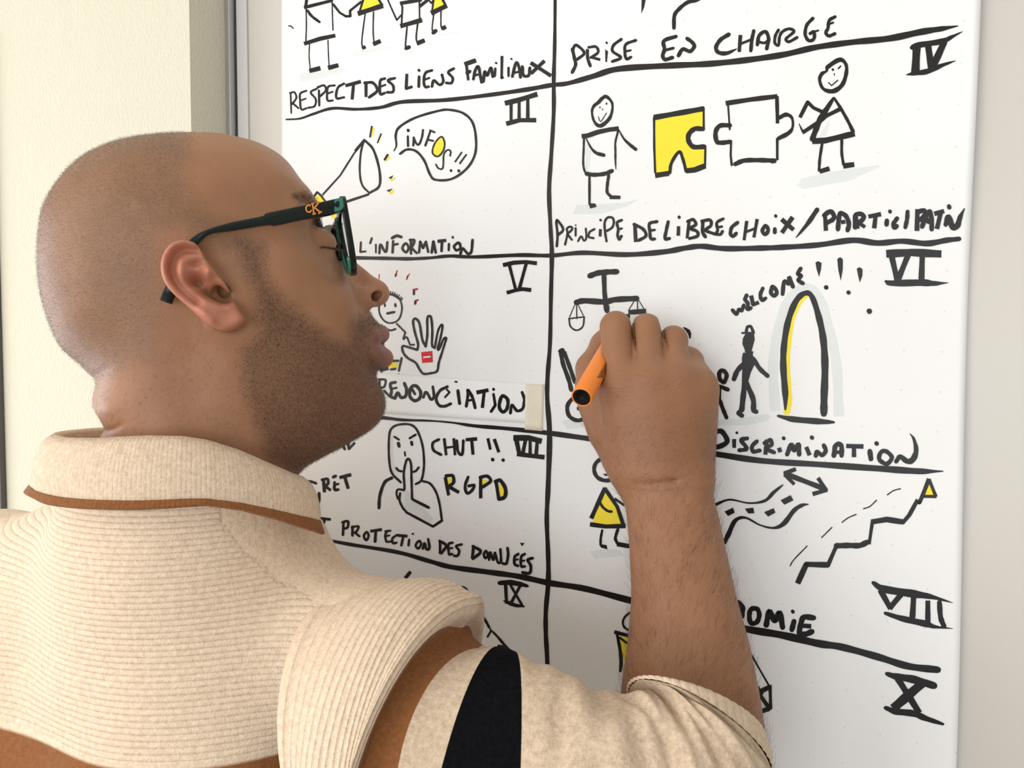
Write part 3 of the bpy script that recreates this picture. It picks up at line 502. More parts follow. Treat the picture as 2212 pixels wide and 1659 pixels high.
def surface(f, lo, hi, h, levels=3, slack=1.9):
    """Sparse surface nets: refine cells near the zero set, one vertex per crossing cell, then pull vertices onto it."""
    lo = np.asarray(lo, float); hi = np.asarray(hi, float)
    s = h*2**levels
    n = np.ceil((hi-lo)/s).astype(int)
    cells = np.stack(np.meshgrid(*[np.arange(k) for k in n], indexing='ij'), -1).reshape(-1, 3)
    for _ in range(levels):
        d = f(lo+(cells+0.5)*s)
        cells = cells[np.abs(d) < slack*s*0.87]
        cells = (cells[:, None, :]*2+np.array([[i, j, k] for i in (0, 1) for j in (0, 1) for k in (0, 1)])[None]).reshape(-1, 3)
        s /= 2
    d = f(lo+(cells+0.5)*s); cells = cells[np.abs(d) < slack*s*0.87]
    off = np.array([[i, j, k] for i in (0, 1) for j in (0, 1) for k in (0, 1)])
    dims = (n*2**levels+3).astype(np.int64)
    key = lambda c: (c[..., 0].astype(np.int64)*dims[1]+c[..., 1])*dims[2]+c[..., 2]
    ck = (cells[:, None, :]+off[None])
    kk = key(ck); uq, inv = np.unique(kk.ravel(), return_inverse=True)
    cz = uq % dims[2]; cy = (uq//dims[2]) % dims[1]; cx = uq//(dims[1]*dims[2])
    val = f(lo+np.stack([cx, cy, cz], 1)*s)
    cv = val[inv].reshape(-1, 8)
    act = (cv.min(1) < 0) & (cv.max(1) >= 0)
    cells = cells[act]; cv = cv[act]
    acc = np.zeros((len(cells), 3)); cnt = np.zeros(len(cells))
    for a in range(8):
        for b in range(a+1, 8):
            if np.abs(off[a]-off[b]).sum() != 1: continue
            m = (cv[:, a] < 0) != (cv[:, b] < 0)
            t = cv[m, a]/(cv[m, a]-cv[m, b])
            acc[m] += off[a]+(off[b]-off[a])*t[:, None]; cnt[m] += 1
    V = lo+(cells+acc/cnt[:, None])*s
    k = key(cells); o = np.argsort(k); ks = k[o]
    def find(c):
        q = key(c); i = np.searchsorted(ks, q); i = np.clip(i, 0, len(ks)-1)
        ok = ks[i] == q
        return np.where(ok, o[i], -1)
    Q = []
    for ax in range(3):
        u, w = (ax+1) % 3, (ax+2) % 3
        e = [0, 0, 0]; e[ax] = 1; ia = 0; ib = e[0]*4+e[1]*2+e[2]
        m = (cv[:, ia] < 0) != (cv[:, ib] < 0)
        c = cells[m]; neg = cv[m, ia] < 0
        du = np.zeros(3, int); du[u] = 1; dw = np.zeros(3, int); dw[w] = 1
        q = np.stack([find(c), find(c-du), find(c-du-dw), find(c-dw)], 1)
        g = (q >= 0).all(1); q = q[g]; ng = neg[g]
        q[~ng] = q[~ng][:, ::-1]
        Q.append(q)
    Q = np.vstack(Q)
    e = h*0.35
    for _ in range(2):
        d = f(V); g = np.stack([f(V+np.eye(3)[i]*e)-f(V-np.eye(3)[i]*e) for i in range(3)], 1)/(2*e)
        st = d[:, None]*g/((g*g).sum(1)+1e-6)[:, None]
        L = np.linalg.norm(st, axis=1)[:, None]; V = V-st*np.minimum(1, 0.6*h/(L+1e-9))
    return V, Q
def relax(V, Q, n=2, lam=0.4, mask=None):
    for _ in range(n):
        A = np.zeros_like(V); c = np.zeros(len(V))
        for i in range(Q.shape[1]):
            for j in (Q[:, i-1], Q[:, (i+1) % Q.shape[1]]):
                np.add.at(A, Q[:, i], V[j]); np.add.at(c, Q[:, i], 1)
        N = A/np.maximum(c, 1)[:, None]
        V = V+lam*(N-V)*(1 if mask is None else mask[:, None])
    return V
def soft_poly(px, py, poly, soft):        # 1 inside a polygon, easing to 0 over a margin
    poly = np.asarray(poly, float); q = np.roll(poly, -1, 0)
    x = px[:, None]; y = py[:, None]
    c = ((poly[:, 1] > y) != (q[:, 1] > y)) & (x < (q[:, 0]-poly[:, 0])*(y-poly[:, 1])/(q[:, 1]-poly[:, 1]+1e-12)+poly[:, 0])
    inside = c.sum(1) % 2 == 1
    d = q-poly; t = np.clip(((x-poly[:, 0])*d[:, 0]+(y-poly[:, 1])*d[:, 1])/((d*d).sum(1)+1e-9), 0, 1)
    dist = np.hypot(x-poly[:, 0]-t*d[:, 0], y-poly[:, 1]-t*d[:, 1]).min(1)
    sd = np.where(inside, dist, -dist)
    return np.clip(0.5+sd/soft, 0, 1)
# ------------------------------------------------------------------ the person: head, neck, hand and forearm in one skin
ZH = 0.52; HC = np.array([-0.211, 0.0, ZH]); HYAW = math.radians(20)
E_U = np.array([math.cos(HYAW), 0, math.sin(HYAW)]); E_W = np.array([math.sin(HYAW), 0, -math.cos(HYAW)])   # forward, and towards the viewer
def mid_uv(px, py):                       # middle plane of the head, in metres (forward, down)
    d = np.array([(px-W_PX/2)/F_PX, (py-H_PX/2)/F_PX, 1.0]); t = (E_W @ HC)/(E_W @ d); p = d*t
    return np.array([E_U @ (p-HC), p[1]])
PROF = [(206, 1180), (208, 1050), (214, 951), (227, 926), (206, 885), (202, 861), (208, 826), (192, 804), (174, 786), (150, 766), (128, 740),
        (104, 680), (90, 620), (86, 560), (90, 500), (100, 452), (134, 398), (181, 352), (251, 318), (316, 304), (399, 296), (461, 296), (505, 303),
        (556, 316), (600, 340), (626, 364), (648, 397), (662, 416), (674, 432), (680, 452), (685, 474), (697, 494), (718, 516), (743, 542), (766, 565),
        (790, 584), (811, 603), (824, 617), (830, 632), (827, 646), (815, 655), (803, 660), (797, 667), (800, 676), (807, 689), (818, 703), (828, 714), (831, 724),
        (829, 735), (825, 740), (827, 746), (832, 758), (838, 772), (837, 783), (826, 794), (814, 803), (812, 815), (819, 832), (829, 852), (832, 872),
        (828, 893), (815, 915), (795, 932), (765, 950), (733, 968), (690, 990), (655, 1012), (640, 1035), (634, 1070), (630, 1120), (628, 1180)]
CTRL = [(431, 520, 76), (300, 500, 75), (190, 520, 60), (135, 560, 42), (240, 430, 66), (431, 400, 67), (431, 345, 46), (330, 370, 57), (540, 390, 55),
        (290, 620, 69), (200, 680, 54), (431, 640, 71), (560, 500, 64), (600, 420, 53), (628, 448, 50), (600, 570, 68), (655, 590, 59), (690, 610, 49),
        (640, 680, 57), (560, 680, 66), (495, 735, 65.5), (495, 790, 63.5), (480, 850, 61.5), (540, 780, 61.5), (620, 780, 58), (700, 710, 47), (700, 800, 45), (745, 870, 32), (785, 865, 23), (800, 850, 16), (650, 900, 47),
        (560, 900, 55), (750, 690, 34), (772, 700, 25), (793, 712, 18), (806, 742, 15), (820, 770, 13), (765, 760, 30), (760, 820, 30), (772, 640, 17), (795, 640, 14.5), (808, 625, 12.5), (815, 640, 11.5),
        (752, 590, 15), (730, 560, 14.5), (714, 535, 13), (700, 512, 11), (688, 490, 11), (676, 456, 17), (655, 432, 36), (663, 478, 40), (672, 535, 42), (650, 540, 52), (700, 572, 35), (715, 600, 34), (738, 645, 40), (764, 622, 15), (640, 500, 52),
        (430, 860, 60), (330, 870, 58), (250, 880, 44), (540, 980, 53), (430, 960, 61), (330, 960, 57), (430, 1060, 64), (560, 1070, 55), (260, 1050, 44), (330, 780, 62), (431, 760, 64)]
_b = np.array([mid_uv(*q) for q in PROF]); _b = spline(_b, 3, True)
_c = np.array([mid_uv(a, b) for a, b, _ in CTRL]); _h = np.array([h for _, _, h in CTRL])*1e-3
def _tps(r): r = np.maximum(r, 1e-9); return r*r*np.log(r)
_pts = np.vstack([_b, _c]); _val = np.concatenate([np.zeros(len(_b)), _h**2])
def _solve(pts, val, reg):
    n = len(pts); K = _tps(np.linalg.norm(pts[:, None]-pts[None], axis=2))+reg*np.eye(n)
    Pm = np.hstack([np.ones((n, 1)), pts]); A = np.block([[K, Pm], [Pm.T, np.zeros((3, 3))]])
    return np.linalg.solve(A, np.concatenate([val, np.zeros(3)]))
_w = _solve(_pts*10, _val*1e4, 2e-4)
G0 = _b.min(0)-0.03; G1 = _b.max(0)+0.03; GH = 0.0008
gu = np.arange(G0[0], G1[0], GH); gv = np.arange(G0[1], G1[1], GH)
_U, _V = np.meshgrid(gu, gv, indexing='ij'); _q = np.stack([_U.ravel(), _V.ravel()], 1)
_g = np.empty(len(_q))
for i0 in range(0, len(_q), 20000):
    qq = _q[i0:i0+20000]*10
    _g[i0:i0+20000] = (_tps(np.linalg.norm(qq[:, None]-_pts[None]*10, axis=2)) @ _w[:len(_pts)]+_w[-3]+qq @ _w[-2:])*1e-4
# signed distance to the outline, so that the field stays negative outside it
sdo = np.empty(len(_q)); B2 = np.roll(_b, -1, 0); dB = B2-_b
for i0 in range(0, len(_q), 20000):
    x = _q[i0:i0+20000, 0:1]; y = _q[i0:i0+20000, 1:2]
    c = ((_b[:, 1] > y) != (B2[:, 1] > y)) & (x < (B2[:, 0]-_b[:, 0])*(y-_b[:, 1])/(B2[:, 1]-_b[:, 1]+1e-15)+_b[:, 0])
    t = np.clip(((x-_b[:, 0])*dB[:, 0]+(y-_b[:, 1])*dB[:, 1])/((dB*dB).sum(1)+1e-15), 0, 1)
    ds = np.hypot(x-_b[:, 0]-t*dB[:, 0], y-_b[:, 1]-t*dB[:, 1]).min(1)
    sdo[i0:i0+20000] = np.where(c.sum(1) % 2 == 1, ds, -ds)
_g = np.where(sdo > 0, np.maximum(_g, np.minimum(sdo*0.005, 1.2e-4)), np.minimum(sdo*0.02, np.minimum(_g, 0)*0.3+sdo*0.02))
def _groove(px_pts, depth, sig):
    global _g
    p = spline(np.array([mid_uv(*q) for q in px_pts]), 6)
    A, Bq = p[:-1], p[1:]; dd = Bq-A
    dist = np.full(len(_q), 1.0)
    near = (np.abs(_q[:, 0]-p[:, 0].mean()) < np.ptp(p[:, 0])/2+4*sig) & (np.abs(_q[:, 1]-p[:, 1].mean()) < np.ptp(p[:, 1])/2+4*sig)
    x = _q[near]
    t = np.clip(((x[:, None]-A[None])*dd[None]).sum(2)/((dd*dd).sum(1)+1e-15), 0, 1)
    ds = np.linalg.norm(x[:, None]-A[None]-t[:, :, None]*dd[None], axis=2)
    k = ds.argmin(1); ds = ds[np.arange(len(ds)), k]
    fade = np.sin(np.pi*np.clip((k+t[np.arange(len(k)), k])/len(A)*0.86+0.10, 0, 1))
    h = np.sqrt(np.maximum(_g[near], 0)); h2 = h-depth*fade*np.exp(-(ds/sig)**2)
    _g[near] = np.where(_g[near] > 0, h2*np.abs(h2), _g[near])
_groove([(190, 815), (212, 816), (240, 806), (265, 795)], .0030, .0026)
_groove([(212, 932), (240, 926), (268, 918), (290, 905)], .0022, .0016)
_groove([(752, 668), (764, 690), (770, 712), (772, 735)], .0022, .0032)          # beside the mouth
_groove([(744, 604), (753, 628), (760, 648), (768, 664), (784, 671)], .0042, .0026)          # round the nose wing
_groove([(808, 800), (790, 806), (775, 812)], .0016, .0035)                      # below the lip
_groove([(690, 560), (712, 572), (728, 590), (742, 620)], .0020, .0042)          # under the eye
GG = _g.reshape(len(gu), len(gv))
GD = np.stack(np.gradient(GG, GH), -1)
def g_at(u, v):
    a = np.clip((u-G0[0])/GH, 0, len(gu)-1.001); b = np.clip((v-G0[1])/GH, 0, len(gv)-1.001)
    i = a.astype(int); j = b.astype(int); s = a-i; t = b-j
    def bl(A): 
        if A.ndim == 3: s_, t_ = s[:, None], t[:, None]
        else: s_, t_ = s, t
        return (A[i, j]*(1-s_)+A[i+1, j]*s_)*(1-t_)+(A[i, j+1]*(1-s_)+A[i+1, j+1]*s_)*t_
    return bl(GG), bl(GD)
def hl(p):                                # camera frame -> head frame (forward, down, lateral to viewer)
    q = p-HC
    return np.stack([q @ E_U, p[:, 1], q @ E_W], 1)
def hp(px, py, w):                        # a head-frame point seen at (px, py) with lateral offset w
    d = np.array([(px-W_PX/2)/F_PX, (py-H_PX/2)/F_PX, 1.0]); t = (E_W @ HC+w)/(E_W @ d); p = d*t
    return np.array([E_U @ (p-HC), p[1], w])
EW = 0.086
def ep(l): return np.array([hp(a, b, EW)[:2] for a, b in l])
E_OUT = spline(ep([(446, 556), (436, 536), (424, 522), (408, 516), (390, 515), (366, 526), (350, 548), (344, 573), (348, 603), (365, 631), (397, 660), (434, 690), (460, 708), (488, 716),
                   (512, 711), (528, 698), (532, 684), (522, 668), (508, 640), (492, 612), (474, 590), (460, 572)]), 4, True)
E_HELIX = spline(ep([(446, 590), (447, 570), (440, 546), (424, 531), (406, 525), (388, 526), (370, 537), (358, 556), (353, 577), (358, 602), (374, 627), (402, 651), (432, 673), (456, 690)]), 4)
E_ANTI = spline(ep([(394, 572), (391, 592), (397, 613), (412, 632), (434, 646), (456, 655), (474, 662), (490, 660)]), 4)
E_CRURA = spline(ep([(392, 585), (404, 566), (420, 555)]), 4)
E_CRURB = spline(ep([(398, 596), (414, 584), (432, 578)]), 4)
E_CRUS = spline(ep([(452, 588), (440, 612), (424, 620)]), 4)
E_TRAG = spline(ep([(486, 604), (494, 618), (502, 632)]), 4)
E_LOBE = spline(ep([(446, 682), (474, 698), (500, 700), (516, 690)]), 4)
E_BOWL = spline(ep([(412, 606), (428, 600), (444, 604), (446, 618), (452, 628), (470, 620), (484, 626), (494, 642), (486, 650), (462, 644), (440, 634), (420, 622)]), 3, True)
E_FOSSA = spline(ep([(407, 574), (424, 563), (438, 566), (424, 574)]), 3, True)
E_SCA = spline(ep([(424, 541), (404, 538), (386, 545), (374, 563), (372, 585), (380, 610), (400, 634), (424, 652)]), 4)
EC = ep([(440, 615)])[0]; E_CAV = ep([(476, 633)])[0]
def _pd(u, v, poly, closed=False):        # distance to a polyline, or signed (negative inside) to a loop
    A = poly if closed else poly[:-1]; Bq = np.roll(poly, -1, 0) if closed else poly[1:]; D = Bq-A
    x, y = u[:, None], v[:, None]
    t = np.clip(((x-A[:, 0])*D[:, 0]+(y-A[:, 1])*D[:, 1])/((D*D).sum(1)+1e-15), 0, 1)
    ds = np.hypot(x-A[:, 0]-t*D[:, 0], y-A[:, 1]-t*D[:, 1]).min(1)
    if not closed: return ds
    c = ((A[:, 1] > y) != (Bq[:, 1] > y)) & (x < (Bq[:, 0]-A[:, 0])*(y-A[:, 1])/(Bq[:, 1]-A[:, 1]+1e-15)+A[:, 0])
    return np.where(c.sum(1) % 2 == 1, -ds, ds)
def _ridge(u, v, poly, h, s): return h*np.exp(-(_pd(u, v, poly)/s)**2)
def f_ear(q):
    u, v, w = q[:, 0], q[:, 1], q[:, 2]
    so = _pd(u, v, E_OUT, True)
    fx = np.clip((EC[0]+.020-u)/.045, 0, 1.2)                 # 0 at the cheek, 1 at the back rim
    w0 = .0795+.0125*fx
    top = w0+_ridge(u, v, E_HELIX, .0042, .0034)+_ridge(u, v, E_ANTI, .0042, .0034)+_ridge(u, v, E_CRURA, .0022, .0028)+_ridge(u, v, E_CRURB, .0022, .0026)
    top += _ridge(u, v, E_TRAG, .0042, .0034)+_ridge(u, v, E_LOBE, .0032, .0060)
    top -= _ridge(u, v, E_SCA, .0056, .0026)
    sb = _pd(u, v, E_BOWL, True); top -= .0150/(1+np.exp(np.clip(sb/.0017, -30, 30)))
    top -= .0085*np.exp(-(((u-E_CAV[0])*.9+(v-E_CAV[1])*.45)/.0062)**2-(((v-E_CAV[1])*.9-(u-E_CAV[0])*.45)/.0040)**2)
    sf = _pd(u, v, E_FOSSA, True); top -= .0060/(1+np.exp(np.clip(sf/.0014, -30, 30)))
    top += _ridge(u, v, E_CRUS, .0050, .0026)
    att = np.maximum(1/(1+np.exp(np.clip((sb-.0030)/.0012, -30, 30))), 1/(1+np.exp((fx-.42)/.05)))
    bot = np.minimum(w0-.0045, top-.0042)-.030*att
    return smax(smax((w-top)*.42, bot-w, .002), so+.0006, .0042)
def f_head(p):
    q = hl(p); g, dg = g_at(q[:, 0], q[:, 1]); w = q[:, 2]
    F = w*w-g
    d = F/np.sqrt(4*w*w+(dg*dg).sum(1)+1e-5)
    far = np.maximum(np.abs(w)-0.085, np.maximum(G0[0]+0.01-q[:, 0], q[:, 0]-G1[0]+0.01))
    d = np.maximum(d, far)
    qs = q.copy(); qs[:, 2] = np.abs(w)                     # both sides alike
    # eye with its lowered lid, brow, nose wing, nostril, lips
    d = smax(d, -ellip(qs, hp(704, 506, .036), (.010, .008, .010)), .010)
    d = smin(d, sphere(qs, hp(681, 533, .0320), .0122), .006)
    d = smin(d, ellip(qs, hp(682, 524, .0320), (.0136, .0098, .0136)), .0022)
    d = smax(d, -chain(qs, [hp(672, 527, .0455), hp(692, 528, .0430), hp(708, 531, .0385), hp(718, 533, .0330)], [.0004, .0007, .0008, .0006]), .0016)
    d = smin(d, chain(qs, [hp(632, 455, .050), hp(655, 446, .041), hp(672, 452, .027)], [.0045, .0055, .0045], .004), .010)
    d = smin(d, chain(qs, [hp(662, 548, .046), hp(686, 556, .039), hp(702, 557, .028)], [.0036, .0038, .0036], .003), .008)
    d = smin(d, ellip(qs, hp(783, 644, .0120), (.0108, .0086, .0068)), .004)
    d = smin(d, sphere(qs, hp(815, 634, .003), .0085), .006)
    d = smax(d, -ellip(qs, hp(803, 643, .0112), (.0080, .0039, .0062), [[.89, -.45, 0], [.45, .89, 0], [0, 0, 1]]), .0014)     # nostril
    d = smin(d, chain(qs, [hp(780, 741, .0215), hp(803, 727, .0155), hp(823, 722, .004)], [.0026, .0050, .0062], .003), .004)
    d = smin(d, chain(qs, [hp(780, 742, .0215), hp(806, 763, .015), hp(829, 773, .004)], [.0026, .0056, .0070], .003), .004)
    d = smax(d, -chain(qs, [hp(775, 743, .0255), hp(800, 740, .0185), hp(822, 740, .008), hp(828, 740, 0)], [.0003, .0007, .0007, .0007]), .0016)
    d = smin(d, sphere(qs, hp(814, 741, .002), .0040), .003)
    d = smax(d, -chain(qs, [hp(803, 643, .0100), hp(799, 636, .0068)], [.0026, .0030]), .002)
    # ears
    near_e = np.hypot(qs[:, 0]-EC[0], qs[:, 1]-EC[1]) < .060
    near_e &= qs[:, 2] > .045
    if near_e.any(): d[near_e] = smin(d[near_e], f_ear(qs[near_e]), .003)
    e2 = near_e
    if e2.any(): d[e2] = smax(d[e2], -chain(qs[e2], [hp(470, 614, .074), hp(483, 630, .066), hp(494, 646, .073)], [.0018, .0032, .0014]), .0035)
    return d

# ---- hand and forearm
def PP(x, y, z): return P(x, y, z)
PEN_A = P(1256, 859, .512); PEN_B = P(1357, 681, .6175)
WR = [P(1392, 1030, .548), P(1480, 1022, .546)]
MCP = [P(1338, 838, .541), P(1396, 826, .5385), P(1456, 824, .541), P(1504, 836, .548)]
PIP = [P(1330, 706, .558), P(1396, 711, .560), P(1454, 735, .564), P(1485, 784, .572)]
DIP = [P(1334, 724, .588), P(1384, 730, .590), P(1440, 754, .589), P(1474, 802, .588)]
TIP = [P(1343, 746, .600), P(1370, 762, .598), P(1420, 784, .596), P(1462, 818, .594)]
FA = [(885, 1412, .010, .005, .553), (920, 1414, .020, .0115, .552), (960, 1416, .0262, .0175, .551), (1010, 1424, .0292, .0225, .548), (1050, 1440, .0296, .0225, .545), (1100, 1450, .0316, .0245, .538), (1184, 1463, .0328, .027, .530), (1289, 1477, .0350, .031, .519),
      (1380, 1486, .0393, .035, .510), (1470, 1489, .0432, .039, .500), (1600, 1492, .047, .043, .485), (1760, 1497, .050, .046, .465), (1900, 1505, .050, .048, .448)]
FAc = np.array([P(c, y, z) for y, c, a, b, z in FA]); FAr = np.array([(a, b) for _, _, a, b, _ in FA])
def f_forearm(p):
    # distance to a swept ellipse along the forearm's axis
    y = p[:, 1]; ys = FAc[:, 1]
    cx = np.interp(y, ys, FAc[:, 0]); cz = np.interp(y, ys, FAc[:, 2]); a = np.interp(y, ys, FAr[:, 0]); b = np.interp(y, ys, FAr[:, 1])
    sl = 0.90
    k0 = np.hypot((p[:, 0]-cx)/a, (p[:, 2]-cz)/b); k1 = np.hypot((p[:, 0]-cx)/a**2, (p[:, 2]-cz)/b**2)+1e-9
    d = k0*(k0-1)/k1*sl
    return np.maximum(d, np.maximum(ys[0]-0.012-y, y-ys[-1]))
def f_hand(p):
    pm = None
    wr = [P(1372, 1005, .547), P(1405, 1000, .544), P(1445, 1000, .544), P(1480, 1005, .548)]
    for i in range(4):
        c = cone(p, wr[i], MCP[i], .0185 if i in (0, 3) else .020, (.0128, .0132, .0128, .0122)[i])
        pm = c if pm is None else smin(pm, c, .020)
    pm = smin(pm, cone(p, P(1395, 905, .558), P(1460, 905, .560), .019, .019), .012)
    pm = smin(pm, cone(p, P(1340, 960, .560), P(1292, 868, .566), .0175, .0150), .012)          # ball of the thumb
    pm = smin(pm, cone(p, P(1508, 850, .556), P(1490, 970, .560), .0135, .0165), .012)          # heel of the hand
    fi = None
    R = [(.0123, .0109, .0092, .0076), (.0120, .0108, .0092, .0076), (.0116, .0102, .0088, .0072), (.0128, .0116, .0090, .0070)]
    for i in range(4):
        kn = MCP[i]+(PIP[i]-MCP[i])*0.5
        c = chain(p, [MCP[i], kn, PIP[i], DIP[i], TIP[i]], [R[i][0], R[i][0]*.93, R[i][1], R[i][2], R[i][3]], .003)
        fi = c if fi is None else smin(fi, c, .0010 if i < 3 else .006)
    d = smin(pm, fi, .007)
    th = chain(p, [P(1318, 930, .560), P(1280, 836, .568), P(1277, 796, .578), P(1303, 744, .592), P(1311, 728, .597)], [.016, .0118, .0108, .0090, .0080], .005)
    d = smin(d, th, .005)
    # creases over the knuckles and between the fingers
    qx = p[:, 0]/p[:, 2]*F_PX+W_PX/2; qy = p[:, 1]/p[:, 2]*F_PX+H_PX/2
    for xs, ys, zs in (((1364, 1370, 1377), (680, 730, 770), (.560, .548, .534)), ((1426, 1434, 1443), (690, 725, 757), (.562, .553, .538))):
        w = np.interp(qy, ys, (.0010, .0008, .0003)); lx = np.interp(qy, ys, xs); zz = np.interp(qy, ys, zs)
        sl = np.maximum(np.maximum(np.abs(qx-lx)*p[:, 2]/F_PX-w, np.abs(p[:, 2]-zz)-.010), np.maximum(ys[0]-12-qy, qy-ys[2])*p[:, 2]/F_PX)
        d = smax(d, -sl, .0016)
    d = smax(d, -cone(p, PEN_A, PEN_B, .0073, .0073), .0012)                                    # flesh gives way round the pen
    return d
def f_arm(p):
    d = smin(f_hand(p), f_forearm(p), .014)
    d = smax(d, -chain(p, [P(1340, 1046, .5255), P(1395, 1049, .5195), P(1445, 1042, .5180), P(1490, 1030, .5245)], [.0004, .0006, .0006, .0003]), .004)   # wrist crease
    d = smin(d, sphere(p, P(1497, 1040, .533), .011), .012)                                     # wrist bone
    return d
SHO = P(850, 1480, .500); ELB = P(1500, 1920, .445)
CH = P(470, 1560, .560)
def f_core(p):
    d = chain(p, [P(420, 1090, .525), CH, P(430, 1900, .58)], [.048, .085, .09], .03)
    d = smin(d, chain(p, [P(430, 1380, .55), SHO, ELB], [.05, .040, .038], .02), .04)
    return d
def f_body(p):
    d = np.full(len(p), 1.0)
    up = p[:, 1] < 0.125
    hm = (p[:, 0] < 0.0) & (p[:, 1] < 0.16)
    if hm.any(): d[hm] = f_head(p[hm])
    am = p[:, 0] > 0.0
    if am.any(): d[am] = np.minimum(d[am], f_arm(p[am]))
    lm = p[:, 1] > 0.03
    if lm.any(): d[lm] = smin(d[lm], f_core(p[lm]), .012)
    return d
BV, BQ = surface(f_body, (-.36, -.185, .40), (.20, .40, .70), 0.00120)
print('body', len(BV), len(BQ))
px_ = BV[:, 0]/BV[:, 2]*F_PX+W_PX/2; py_ = BV[:, 1]/BV[:, 2]*F_PX+H_PX/2
hq = hl(BV); is_head = (BV[:, 0] < 0.0) & (BV[:, 1] < 0.16)
# head marks are laid out in the head's own frame (both sides alike): forward u, down v, in mm from the centre
def hm_poly(pts, w): return np.array([hp(a, b, w)[:2]*1000 for a, b in pts])
hu, hv = hq[:, 0]*1000, hq[:, 1]*1000
scalp = soft_poly(hu, hv, hm_poly([(-60, 200), (385, 200), (412, 330), (402, 375), (412, 430), (450, 470), (520, 500), (566, 540), (556, 600), (525, 600), (505, 560), (460, 530), (400, 500), (345, 520), (330, 620), (345, 690), (330, 760), (260, 800), (180, 822), (40, 800), (-60, 500)], .06), 14)*is_head
beard = soft_poly(hu, hv, hm_poly([(520, 540), (562, 545), (570, 610), (610, 660), (660, 690), (715, 730), (752, 735), (766, 690), (800, 672), (850, 660), (870, 900), (800, 960), (720, 1000), (640, 1040), (580, 990), (556, 920), (528, 850), (524, 760), (560, 720), (548, 640)], .045), 11)*is_head
neckh = soft_poly(hu, hv, hm_poly([(330, 760), (200, 830), (150, 960), (400, 960), (560, 1000), (640, 1060), (600, 900), (520, 780), (460, 740)], .055), 30)*is_head
lips = np.zeros(len(BV))
lp = soft_poly(hu, hv, hm_poly([(782, 741), (805, 722), (818, 706), (850, 710), (850, 792), (826, 790), (806, 772)], .012), 4)
lips = lp*is_head*(hu > 80)
eard = np.minimum(sphere(hq, hp(440, 615, .088), .040), 1); ear = np.clip((0.004-np.minimum(eard, 1))/.02, 0, 1)*np.clip((np.abs(hq[:, 2])-.074)/.006, 0, 1)*is_head
nose = np.clip(1-np.linalg.norm(hq-hp(812, 632, .006), axis=1)/.022, 0, 1)*is_head
knuckle = np.zeros(len(BV))
for k_ in list(PIP)+[P(1338, 838, .530), P(1396, 824, .528), P(1456, 822, .530)]: knuckle = np.maximum(knuckle, np.clip(1.25-np.linalg.norm(BV-k_, axis=1)/.0135, 0, 1))
knuckle = np.maximum(knuckle*.9, .22*(BV[:, 0] > .02))
handm = np.clip((BV[:, 0]-.02)/.01, 0, 1)*(.42+.58*np.clip((.040-np.abs(BV[:, 1]-.040))/.03, 0, 1))  # deeper skin tint on arm and lower hand, shading put into the colour
t = NT('skin'); co = t.coords()
n1 = t.noise(26, 5, 0.55, co); n2 = t.noise(140, 4, 0.6, co); n3 = t.noise(520, 3, 0.6, co)
base = t.ramp(n1, [(0.3, (0.315, 0.155, 0.080)), (0.7, (0.400, 0.203, 0.110))])
base = t.mix(t.math('MULTIPLY', t.attr('ear'), 0.75), base, (0.62, 0.245, 0.165))
base = t.mix(t.math('MULTIPLY', t.attr('nose'), 0.45), base, (0.52, 0.22, 0.15))
base = t.mix(t.math('MULTIPLY', n2, 0.25), base, (0.30, 0.135, 0.07))
base = t.mix(t.math('MULTIPLY', t.attr('lips'), 0.7), base, (0.30, 0.115, 0.105))
# shaved hair roots: fine dark speckle under the skin
vo = t.new('ShaderNodeTexVoronoi'); vo.inputs['Scale'].default_value = 820; t.link(co, vo.inputs['Vector'])
dots = t.ramp(vo.outputs['Distance'], [(0.12, 1.0), (0.40, 0.0)])
sc_f = t.math('MULTIPLY', t.attr('scalp'), t.math('ADD', 0.42, t.math('MULTIPLY', dots, 0.35)), True)
base = t.mix(t.math('MULTIPLY', sc_f, t.math('ADD', 0.55, t.math('MULTIPLY', n2, 0.7)), True), base, (0.155, 0.098, 0.064))
bd_f = t.math('MULTIPLY', t.attr('beard'), t.math('ADD', 0.46, t.math('MULTIPLY', dots, 0.45)), True)
base = t.mix(t.math('MULTIPLY', bd_f, t.math('ADD', 0.6, t.math('MULTIPLY', n1, 0.6)), True), base, (0.085, 0.045, 0.030))
base = t.mix(t.math('MULTIPLY', t.attr('knuckle'), t.math('MULTIPLY', n2, 0.42)), base, (0.25, 0.125, 0.075))
base = t.mix(t.math('MULTIPLY', t.attr('hand'), 0.85), base, (0.255, 0.118, 0.058))
nk_f = t.math('MULTIPLY', t.attr('neck_hair'), 0.22)
base = t.mix(nk_f, base, (0.25, 0.13, 0.08))
t.link(base, t.b.inputs['Base Color'])
t.b.inputs['Roughness'].default_value = 0.48; t.b.inputs['Specular IOR Level'].default_value = 0.32
t.b.inputs['Subsurface Weight'].default_value = 0.10; t.b.inputs['Subsurface Radius'].default_value = (0.006, 0.0025, 0.0012); t.b.inputs['Subsurface Scale'].default_value = 1.0
v2 = t.new('ShaderNodeTexVoronoi'); v2.inputs['Scale'].default_value = 600; v2.feature = 'DISTANCE_TO_EDGE'; t.link(co, v2.inputs['Vector'])
b1 = t.bump(v2.outputs['Distance'], 0.12, 0.0006)
b2 = t.bump(n3, 0.12, 0.0006, b1)
wr = t.new('ShaderNodeTexWave'); wr.wave_type = 'BANDS'; wr.bands_direction = 'Z'; wr.inputs['Scale'].default_value = 95; wr.inputs['Distortion'].default_value = 9; wr.inputs['Detail'].default_value = 3; wr.inputs['Detail Scale'].default_value = 1.6; t.link(co, wr.inputs['Vector'])
